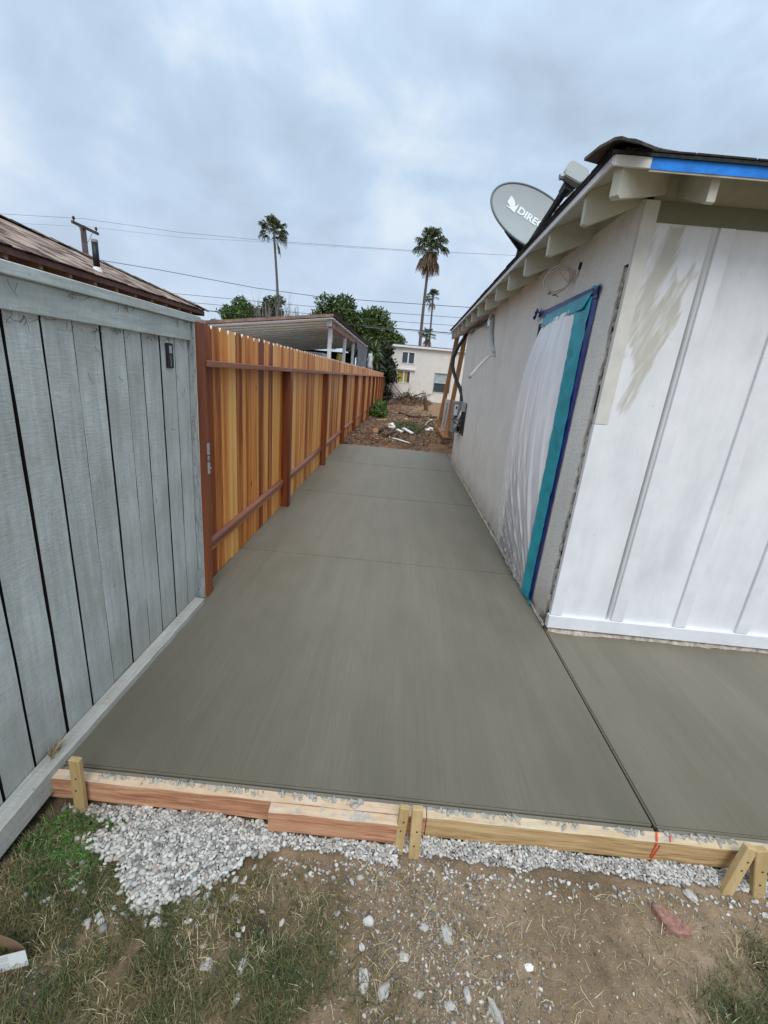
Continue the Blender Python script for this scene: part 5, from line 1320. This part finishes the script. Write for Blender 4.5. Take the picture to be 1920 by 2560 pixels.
cable([(-19.9, 30, 6.817), (-15.85, 30, 6.546), (-9.76, 30, 6.016), (-6.0, 30, 5.853), (-2.47, 30, 5.878), (3.9, 30, 6.012), (9, 30, 6.3)], 0.017, 'wire running down from the pole across both trees')
cable([(-24, 32, 5.75), (-16.2, 32, 5.521), (-6.37, 32, 5.489), (-0.98, 32, 5.538), (3.8, 32, 5.639), (9, 32, 5.8)], 0.014, 'second wire from the pole crossing just above the big tree')
cable([(-24, 32, 5.2), (-14.76, 32, 5.058), (-6.35, 32, 5.017), (-0.94, 32, 5.043), (3.3, 32, 5.116), (9, 32, 5.25)], 0.014, 'third wire crossing through the big tree')
cable([(-18, 25, 4.1), (-10.88, 25, 3.963), (-6.67, 25, 3.90), (-2.41, 25, 3.921), (2.5, 25, 3.95), (8, 25, 4.1)], 0.023, 'thick black cable, lowest of the wires')
cable([(-2.4, 27, 4.05), (2.6, 27, 4.07), (8, 27, 4.2)], 0.009, 'thin wire just under the thick black cable at the right', 'wirefar')

# ================================================================== BACK YARD DEBRIS
random.seed(50)
n_ = 5200
yx = RNG.uniform(-1.22, 1.7, n_); yyv = 9.72 + (30 - 9.72) * RNG.beta(1.0, 2.3, n_)
keep = ~((yx > 1.1) & (yyv < 9.8)); yx, yyv = yx[keep], yyv[keep]
pz = surfs(yx, yyv)
sz = RNG.uniform(0.012, 0.048, len(yx)) * (1 + (yyv - 10) * 0.03)
scatter_stones('dirt_clods', np.stack([yx, yyv, pz + 0.004], 1), sz, (1.3, 0.7, 0.45), M['clod'], sub=1, rough=0.5, label='dug up soil clods over the back yard', kind='stuff')
# chips and straw in the yard
n_ = 2600; cx = RNG.uniform(-1.2, 1.5, n_); cy = 9.72 + 16 * RNG.beta(1.0, 2.2, n_); cz = surfs(cx, cy)
V_, Q_ = leaf_quads(np.stack([cx, cy, cz + 0.012], 1), 0.085, up_bias=0.6, aspect=0.16)
o = link('wood_chips', mesh_from('wood_chips', V_, Q_), M['palmdead']); tag(o, 'scattered wood chips and roots on the yard dirt', kind='stuff')
def yz(x, y, dz=0.0): return (x, y, surf(x, y) + dz)
def log(a, b, r_, label, cat='branch', name='branch', cut=None, mat='twigdark', mids=()):
    P_ = [Vector(a)] + [Vector(m_) for m_ in mids] + [Vector(b)]
    o = MB().tube(P_, [r_ * (1 - 0.15 * i_) for i_ in range(len(P_))], 10).build(name, M[mat], jitter=0.012); tag(o, label, cat)
    if cut:
        d = (P_[0] - P_[1]).normalized(); MB().tube([P_[0] + d * 0.004, P_[0] + d * 0.014], r_ * 0.93, 12).build('cut_face', M[cut], o)
M['cutface'] = plain('orange_cut_wood', (0.58, 0.28, 0.15), 0.8, 0.15, 20)
log(yz(-0.55, 11.02, 0.08), yz(-0.42, 11.7, 0.10), 0.078, 'short log with an orange cut face lying in the dirt pile', 'log', 'log', 'cutface')
log(yz(-0.34, 10.75, 0.05), yz(-0.12, 11.35, 0.14), 0.060, 'thick grey brown branch end beside the cut log', mids=[yz(-0.24, 11.0, 0.12)])
log(yz(-0.12, 10.72, 0.04), yz(0.02, 11.05, 0.12), 0.045, 'short stubby branch right of the thick branch end')
log(yz(-0.22, 12.0, 0.13), yz(0.22, 10.65, 0.05), 0.028, 'long thin curved branch over the dirt pile', mids=[yz(-0.12, 11.4, 0.13), yz(0.05, 11.05, 0.12)])
log(yz(0.0, 21.0, 0.12), yz(1.5, 17.6, 0.10), 0.05, 'long fallen branch lying across the middle of the yard', mids=[yz(0.6, 19.2, 0.13)])
log(yz(1.60, 26.6, 0.0), yz(1.42, 26.6, 0.75), 0.13, 'broken stump at the right of the far berm', 'stump', 'stump')
GB = 'white scraps in the yard'
def board(a, b, w, t, label, mat='whiteplastic', cat='board'):
    o = MB().obox(a, b, w, t).build('scrap_board', M[mat], bevel=0.002, jitter=0.008, sub=1); tag(o, label, cat)
board(yz(-0.19, 10.82, 0.05), yz(0.07, 10.52, 0.045), 0.05, 0.02, 'white broken strip nearest the concrete edge')
board(yz(0.06, 10.56, 0.04), yz(0.30, 10.36, 0.04), 0.06, 0.018, 'second white strip, right of the first near the concrete edge')
board(yz(0.15, 12.45, 0.08), yz(0.40, 11.95, 0.08), 0.10, 0.035, 'crumpled white scrap beside the weed clump')
board(yz(0.68, 13.6, 0.07), yz(0.86, 13.6, 0.09), 0.06, 0.02, 'small white scrap right of the weed clump')
board(yz(0.90, 13.7, 0.05), yz(1.02, 13.6, 0.05), 0.14, 0.03, 'folded white scrap near the timber props')
board(yz(-0.02, 12.25, 0.10), yz(0.12, 12.0, 0.10), 0.10, 0.03, 'small white scrap left of the weed clump')
board(yz(-0.46, 13.9, 0.10), yz(-0.06, 12.9, 0.12), 0.10, 0.03, 'yellow plank scrap at the back of the dirt pile', 'yellowblind')
mb = MB(); mb.tube([yz(-0.46, 11.85, -0.05), yz(-0.46, 11.85, 0.30)], 0.012, 8); o = mb.build('marker_stake', M['greymetal']); tag(o, 'thin metal stake with a wooden crosspiece in the dirt pile', 'stake')
b_ = Vector(yz(-0.46, 11.85, 0.31)); MB().obox(b_ + Vector((-0.13, 0, 0)), b_ + Vector((0.13, 0.02, 0.02)), 0.07, 0.022).build('crosspiece', M['stake'], o)
def blob(name, c, s, label, cat, mat, seed=1, sub=3, rough=0.4):
    v_, f_ = blob_variants(1, sub, rough, seed)[0]; mb = MB(); mb.add([(c[0] + p[0] * s[0], c[1] + p[1] * s[1], c[2] + p[2] * s[2]) for p in v_], [tuple(q_) for q_ in f_]); o = mb.build(name, M[mat], smooth=False); return tag(o, label, cat)
blob('plastic_bag', yz(0.90, 11.3, 0.04), (0.16, 0.13, 0.05), 'flattened white bag on the dirt near the house corner', 'bag', 'whiteplastic', 5)
blob('plastic_cup', yz(1.07, 11.55, 0.06), (0.055, 0.055, 0.06), 'small white cup right of the flattened bag', 'cup', 'whiteplastic', 6)
blob('plastic_bottle', yz(-0.18, 12.3, 0.16), (0.085, 0.09, 0.085), 'crushed white bottle on top of the dirt pile', 'bottle', 'whiteplastic', 7)
blob('brick_chunk', yz(0.28, 17.5, 0.06), (0.09, 0.09, 0.05), 'orange brick chunk in the middle of the yard', 'brick', 'cutface', 8, 2)
# weed clumps
def clump(name, cx, cy, rx, ry, h, n, mat, label, cat, size=0.05):
    rr = np.sqrt(RNG.uniform(0, 1, n)); a = RNG.uniform(0, 2 * np.pi, n); x = cx + rx * rr * np.cos(a); y = cy + ry * rr * np.sin(a)
    z = surfs(x, y) + h * RNG.uniform(0, 1, n) * (1 - rr ** 2 * 0.7)
    V_, Q_ = leaf_quads(np.stack([x, y, z], 1), size, droop=-0.9, aspect=0.25)
    o = link(name, mesh_from(name, V_, Q_), M[mat]); return tag(o, label, cat)
clump('weed_clump', 0.30, 13.2, 0.52, 0.95, 0.34, 1500, 'weed', 'low straggly green weed clump in the middle of the dirt yard', 'weed', 0.085)
clump('grass_clump', -0.86, 19.0, 0.30, 1.6, 0.55, 1600, 'leaf2', 'bright green grass tuft at the foot of the far redwood fence', 'grass tuft', 0.22)
# dead branches on the berm by the cream house
random.seed(77)
db = MB()
for k in range(16): branch(db, (random.uniform(-0.5, 1.1), 29.2 + random.uniform(-.6, .6), surf(0.3, 29.3) - 0.05), (random.gauss(0, 0.8), -0.1, random.uniform(0.1, 0.7)), random.uniform(0.5, 1.1), 0.03, 1, 0.5)
db.tube([(0.30, 29, 0.05), (-0.1, 29, 0.55), (-0.62, 29.2, 1.05)], [0.05, 0.035, 0.012], 6); db.tube([(0.45, 29, 0.15), (0.9, 29, 0.42), (1.35, 29, 0.62), (1.55, 29, 0.60)], [0.045, 0.035, 0.03, 0.02], 6)
o = db.build('brush_pile', M['twigdark']); tag(o, 'pile of dead branches heaped against the cream house', 'brush pile')
V_, Q_ = leaf_quads(np.stack([RNG.normal(1.50, 0.16, 260), RNG.normal(29, 0.1, 260), RNG.normal(0.56, 0.11, 260)], 1), 0.10, aspect=0.2, droop=0.4); link('twiggy_end', mesh_from('twiggy_end', V_, Q_), M['palmdead'], o)
V_, Q_ = leaf_quads(np.stack([RNG.normal(0.32, 0.20, 420), RNG.normal(29, 0.15, 420), RNG.normal(0.36, 0.12, 420)], 1), 0.12, aspect=0.3); link('leafy_end', mesh_from('leafy_end', V_, Q_), M['leafdark'], o)['kind'] = 'stuff'
clump('root_heap', 0.5, 28.6, 1.5, 0.8, 0.28, 1500, 'clod', 'tangled brown roots along the top of the far berm', 'roots', 0.16)

# ================================================================== FOREGROUND GRAVEL
def in_heap(x, y):
    return in_poly(x, y, [(-1.10, 1.19), (-0.98, 1.205), (-0.30, 1.19), (-0.30, 1.12), (-0.40, 1.085), (-0.42, 1.03), (-0.50, 0.985), (-0.56, 0.95), (-0.62, 0.905), (-0.70, 0.925), (-0.76, 0.985), (-0.80, 1.03), (-0.90, 1.05), (-0.93, 1.085), (-0.86, 1.115), (-0.80, 1.145), (-0.98, 1.165)])
def heap_h(x, y):
    return 0.030 * max(0, 1 - ((x + 0.62) / 0.42) ** 2 - ((y - 1.10) / 0.22) ** 2)
pos, sz = [], []; rs = random.Random(12); cells = {}
def try_add(x, y, z, s, k=1.25):
    c = (int(x / 0.03), int(y / 0.03))
    for a in (-1, 0, 1):
        for b in (-1, 0, 1):
            for (px, py, ps_) in cells.get((c[0] + a, c[1] + b), ()):
                if (px - x) ** 2 + (py - y) ** 2 < (k * (s + ps_) * 0.5) ** 2: return False
    cells.setdefault(c, []).append((x, y, s)); pos.append((x, y, z)); sz.append(s); return True
for layer in range(2):
    cells = {}
    for k in range(24000):
        x = rs.uniform(-1.12, -0.28); y = rs.uniform(0.88, 1.205)
        if not in_heap(x + rs.gauss(0, 0.012), y + rs.gauss(0, 0.010)): continue
        s = rs.choice([0.005, 0.006, 0.0075, 0.009, 0.011]) * rs.uniform(0.85, 1.2)
        try_add(x, y, surf(x, y) + 0.004 + heap_h(x, y) + 0.007 * layer, s, 1.05 if layer == 0 else 1.35)
for layer in range(2):
    cells = {}
    for k in range(26000):
        x = rs.uniform(-0.36, 2.3); w = (0.034 if x < 0.4 else 0.044) + 0.008 * math.sin(x * 5) + 0.007 * math.sin(x * 13); top = 1.163 if x < 0.15 else 1.206
        y = top - abs(rs.gauss(0, 1)) * w * 0.85
        if y < top - w * (1.25 + 0.45 * mnoise.noise(Vector((x * 14, 0, 2)))) or y < 1.04: continue
        s = rs.choice([0.0045, 0.006, 0.0075, 0.009]) * rs.uniform(0.85, 1.2)
        try_add(x, y, surf(x, y) + 0.004 + 0.022 * max(0, 1 - (top - y) / (w * 1.4)) + 0.007 * layer, s, 1.05 if layer == 0 else 1.35)
for k in range(420):   # stones kicked out of the strip
    x = rs.uniform(-0.3, 1.9); y = 1.125 - abs(rs.gauss(0, 0.035)) - (0.02 if x < 0.15 else 0); s = rs.uniform(0.003, 0.0075); pos.append((x, y, surf(x, y) + 0.002)); sz.append(s)
for k in range(110):   # strays
    x = rs.gauss(-0.62, 0.22); y = rs.uniform(0.86, 1.08); s = rs.uniform(0.006, 0.011); pos.append((x, y, surf(x, y) + 0.005)); sz.append(s)
for (x, y) in ((-0.80, 0.855), (-0.775, 0.87), (-0.79, 0.845), (-0.745, 0.845), (-0.76, 0.86), (-0.60, 0.875), (-0.585, 0.868), (-0.66, 0.91), (-0.69, 0.905), (-0.52, 0.955), (-0.545, 0.94), (-0.50, 0.94), (-0.99, 1.075), (-0.97, 1.085), (-0.40, 1.01), (0.06, 0.93), (-0.46, 1.0), (-0.48, 0.985)):
    pos.append((x, y, surf(x, y) + 0.008)); sz.append(rs.uniform(0.010, 0.0145))
scatter_stones('gravel', pos, np.array(sz), (1.15, 0.82, 0.62), M['gravel'], sub=2, rough=0.22, label='white gravel heaped and strewn along the formwork', kind='stuff')
# small brown pebbles
pp = []; ps2 = []
for k in range(46000):
    x = rs.uniform(-1.0, 1.75); y = rs.uniform(0.55, 1.15)
    dens = 0.16 + 1.0 * math.exp(-((x - 0.26 - (0.9 - y) * 0.35) / 0.21) ** 2) 
    if rs.random() < dens * (0.4 + 0.7 * abs(mnoise.noise(Vector((x * 9, y * 9, 0))))): pp.append((x, y, surf(x, y) + 0.0012)); ps2.append(rs.choice([0.0018, 0.0024, 0.0034, 0.005]) * rs.uniform(0.8, 1.4) * (1.0 if abs(x - 0.3) < 0.35 else 0.7))
scatter_stones('pebbles', pp, np.array(ps2), (1.1, 0.8, 0.6), M['pebble'], sub=1, rough=0.35, label='small brown pebbles pressed into the dirt', kind='stuff')
# larger single rocks
def rock(x, y, s, label, seed, mat='rock', asp=(1, 0.7, 0.4), rz_=0.0, cat='stone'):
    v_, f_ = blob_variants(1, 3, 0.34, seed)[0]; c_, s_ = math.cos(rz_), math.sin(rz_)
    mb = MB(); z = surf(x, y) + s * asp[2] * 0.45
    vs = []
    for p in v_:
        a, b, c = p[0] * asp[0] * s, p[1] * asp[1] * s, p[2] * asp[2] * s; vs.append((x + a * c_ - b * s_, y + a * s_ + b * c_, z + c))
    mb.add(vs, [tuple(q_) for q_ in f_]); o = mb.build('loose_stone', M[mat]); tag(o, label, cat, 'loose stones on the dirt'); return o
rock(0.055, 0.79, 0.024, 'pointed pale stone, leftmost of the row near the bottom middle', 3, asp=(0.7, 1.1, 0.4))
rock(0.115, 0.775, 0.020, 'pale flat stone right beside the pointed one', 4, asp=(1, .8, .4), rz_=0.8)
rock(0.215, 0.775, 0.013, 'small pale stone in the middle of the bottom row', 5)
rock(0.30, 0.76, 0.016, 'rounded pale stone in the bottom gravelly patch', 6)
rock(0.355, 0.785, 0.018, 'narrow upright pale stone in the bottom gravelly patch', 7, asp=(.5, 1.1, .5))
rock(0.43, 0.755, 0.024, 'elongated white stone, largest of the bottom gravelly patch', 8, asp=(.5, 1.2, .45), rz_=0.5)
rock(0.17, 0.855, 0.017, 'rounded stone on the bare dirt in the middle', 9)
rock(0.31, 0.925, 0.024, 'tilted grey wedge stone in the middle of the dirt', 10, asp=(.6, 1.2, .35), rz_=0.3)
rock(0.24, 0.94, 0.014, 'white chip left of the grey wedge stone', 11)
rock(0.555, 0.865, 0.014, 'bright white chip on the brown dirt right of the pebbles', 12, 'whiteplastic')
rock(1.20, 1.115, 0.022, 'pale oblong stone just below the gravel at the right', 13, asp=(.7, 1.1, .5), rz_=0.5)
rock(1.44, 1.08, 0.014, 'yellowish stone in front of the rightmost stake', 14)
rock(0.02, 1.06, 0.012, 'small dusty stone below the doubled board', 15)
rock(-0.40, 0.785, 0.016, 'round white stone in the grass at the bottom', 16, asp=(1, .9, .5))
rock(-0.30, 0.79, 0.018, 'upright white stone right of the round one in the grass', 17, asp=(.6, 1.1, .5), rz_=-0.3)
rock(-0.43, 0.83, 0.010, 'tiny white stone above the round one in the grass', 18)
rock(-0.29, 0.725, 0.015, 'narrow white stone low in the grass', 19, asp=(.5, 1.2, .5), rz_=-0.4)
rock(1.12, 1.00, 0.012, 'small tan stone touching the red brick shard', 20)
rock(0.61, 0.895, 0.018, 'half buried brown stone on the bare dirt', 21, 'clod')
# brick shard
zb = surf(1.07, 1.03)
P_ = [(1.030, 1.062), (1.045, 1.000), (1.075, 0.985), (1.120, 0.985), (1.130, 1.002), (1.085, 1.050), (1.045, 1.070)]
o = MB().prism([(x, y, zb - 0.004) for x, y in P_], (0.002, 0.002, 0.026)).build('brick_shard', M['brick'], bevel=0.0025, jitter=0.002); tag(o, 'triangular shard of red brick on the dirt at the right', 'brick shard')
# carton scrap bottom left
bx = empty('carton_scrap', (-0.905, 0.742, -0.118), 'torn brown carton with a white printed side in the bottom left grass', 'carton')
def carton():
    n = 20
    P1 = [[(-0.26 + 0.275 * t, -0.018 * (1 - t) ** 1.2, 0.002 + 0.066 * u - 0.006 * t) for u in np.linspace(0, 1, 5)] for t in np.linspace(0, 1, n)]
    o = link('printed_side', grid_mesh('printed_side', np.array(P1)), M['label'], bx, loc=(0, 0, 0))
    P1 = [[(x, y + 0.0015, z) for x, y, z in r_] for r_ in P1]
    link('inner_side', grid_mesh('inner_side', np.array(P1)), M['cardboard'], bx, loc=(0, 0, 0))
    P2 = [[(0.015 - 0.275 * t, 0.001 + 0.085 * math.sin(min(1.0, t * 1.15) * math.pi / 2) ** 0.8, 0.002 + 0.064 * u) for u in np.linspace(0, 1, 5)] for t in np.linspace(0, 1, n)]
    link('back_side', grid_mesh('back_side', np.array(P2)), M['cardboard'], bx, loc=(0, 0, 0))
carton(); bx.rotation_euler = (0, 0, rad(17))

# ================================================================== FOREGROUND GRASS
def blades(name, xs, ys_, h, w, mat, lean=0.5, label='', seed=1, flat=0.0):
    rs = np.random.default_rng(seed); n = len(xs); z = surfs(xs, ys_)
    a = rs.uniform(0, 2 * np.pi, n); H = h * rs.uniform(0.45, 1.25, n); ln = lean * rs.uniform(0.3, 1.5, n)
    d = np.stack([np.cos(a), np.sin(a)], 1); sd_ = np.stack([-np.sin(a), np.cos(a)], 1) * (w * rs.uniform(0.6, 1.3, n))[:, None]
    B_ = np.stack([xs, ys_, z - 0.002], 1)
    m_ = B_.copy(); m_[:, :2] += d * (H * ln * 0.35)[:, None]; m_[:, 2] += H * 0.55 * (1 - flat)
    t_ = B_.copy(); t_[:, :2] += d * (H * ln)[:, None]; t_[:, 2] += H * (1 - 0.25 * ln) * (1 - flat)
    t_[:, 2] = np.maximum(t_[:, 2], z + 0.003)
    s3 = np.concatenate([sd_, np.zeros((n, 1))], 1)
    V_ = np.stack([B_ - s3, B_ + s3, m_ + s3 * 0.8, m_ - s3 * 0.8, t_ + s3 * 0.12, t_ - s3 * 0.12], 1).reshape(-1, 3)
    b = np.arange(n)[:, None] * 6; Q_ = np.concatenate([b + np.array([0, 1, 2, 3]), b + np.array([3, 2, 4, 5])], 1).reshape(-1, 4)
    o = link(name, mesh_from(name, V_, Q_), M[mat]); return tag(o, label, kind='stuff')
def sample(n, fn, x0=-1.16, x1=1.9, y0=0.45, y1=1.17, seed=3):
    rs = np.random.default_rng(seed); X = rs.uniform(x0, x1, n); Y = rs.uniform(y0, y1, n); p = fn(X, Y); k = rs.uniform(0, 1, n) < p; return X[k], Y[k]
def nmask(X, Y, s, seed, a=0.5, b=1.4): return np.clip(a + b * vnoise(X, Y, s, 3, seed), 0, 1)
def nogravel(X, Y): return np.array([0.0 if in_heap(x, y) else 1.0 for x, y in zip(X, Y)]) * (Y < np.where(X > -0.35, 1.10, 1.2))
gX, gY = sample(70000, lambda X, Y: green_mask(X, Y) * nmask(X, Y, 7, 9.0, 0.38, 1.5) * nogravel(X, Y), seed=3)
blades('green_grass', gX, gY, 0.036, 0.0011, 'grass', 0.9, 'green grass on the left and right of the dirt', 5)
gX, gY = sample(100000, lambda X, Y: np.clip(green_mask(X, Y) * 0.8 + 0.04 + 0.2 * (X < 0), 0, 1) * nmask(X, Y, 9, 19.0, 0.42, 1.3) * nogravel(X, Y), seed=4)
blades('yellowing_grass', gX, gY, 0.030, 0.0010, 'olivegrass', 1.1, 'yellowing grass mixed through the lawn', 6)
gX, gY = sample(52000, lambda X, Y: (0.14 + 0.25 * (X < 0.1) + 0.35 * green_mask(X, Y)) * nmask(X, Y, 8, 29.0, 0.35, 1.4) * nogravel(X, Y), seed=5)
blades('dry_grass', gX, gY, 0.030, 0.0009, 'straw', 1.3, 'dry straw blades over the dirt', 7)
gX, gY = sample(26000, lambda X, Y: 0.35 * nogravel(X, Y), seed=6)
blades('straw_litter', gX, gY, 0.018, 0.0010, 'straw', 1.6, 'straw litter lying on the dirt', 8, flat=0.85)
gX, gY = sample(16000, lambda X, Y: np.clip((-0.93 - X) * 6, 0, 1) * nogravel(X, Y) * 0.8, x0=-1.16, x1=-0.7, y0=0.45, y1=1.20, seed=9)
blades('dead_thatch', gX, gY, 0.028, 0.0011, 'palmdead', 1.5, 'brown dead thatch by the foot of the grey fence', 9, flat=0.55)
# bent straw runners
mb = MB(); random.seed(15)
for k in range(60):
    x = random.choice([random.uniform(-0.6, 1.6), random.gauss(0.3, 0.25)]); y = random.uniform(0.6, 1.13); a = random.uniform(0, 6.28); p = Vector((x, y, surf(x, y) + 0.004)); pts = [p]
    for i_ in range(random.randint(4, 8)):
        a += random.uniform(-0.7, 0.7); q_ = pts[-1] + Vector((math.cos(a), math.sin(a), 0)) * random.uniform(0.006, 0.012); q_.z = surf(q_.x, q_.y) + random.uniform(0.003, 0.010); pts.append(q_)
    mb.tube(pts, [0.0012 * (1 - 0.6 * i_ / len(pts)) for i_ in range(len(pts))], 4)
o = mb.build('straw_runners', M['straw']); tag(o, 'bent straw runners lying over the dirt', kind='stuff')
# clover patch
rs2 = np.random.default_rng(8); C = []
while len(C) < 420:
    x, y = rs2.normal(-1.0, 0.09), rs2.normal(1.07, 0.055)
    if rs2.uniform() < 0.35: x, y = rs2.normal(-0.87, 0.05), rs2.normal(1.15, 0.022)
    if x < -1.155 or y > 1.19 or in_heap(x, y): continue
    C.append((x, y, surf(x, y) + rs2.uniform(0.006, 0.020)))
V_, Q_ = [], []
for c in C:
    a0 = rs2.uniform(0, 6.28); r_ = rs2.uniform(0.007, 0.012)
    for k in range(3):
        a = a0 + k * 2.094; d = np.array([math.cos(a), math.sin(a), 0.15]); s_ = np.array([-math.sin(a), math.cos(a), 0]); b = len(V_)
        V_ += [np.array(c), np.array(c) + d * r_ * 0.6 + s_ * r_ * 0.55, np.array(c) + d * r_ * 1.15, np.array(c) + d * r_ * 0.6 - s_ * r_ * 0.55]; Q_.append((b, b + 1, b + 2, b + 3))
o = link('clover', mesh_from('clover', np.array(V_), np.array(Q_)), M['clover']); tag(o, 'clover patch between the grey fence and the gravel', kind='stuff')
# small tufts growing against the gravel edge
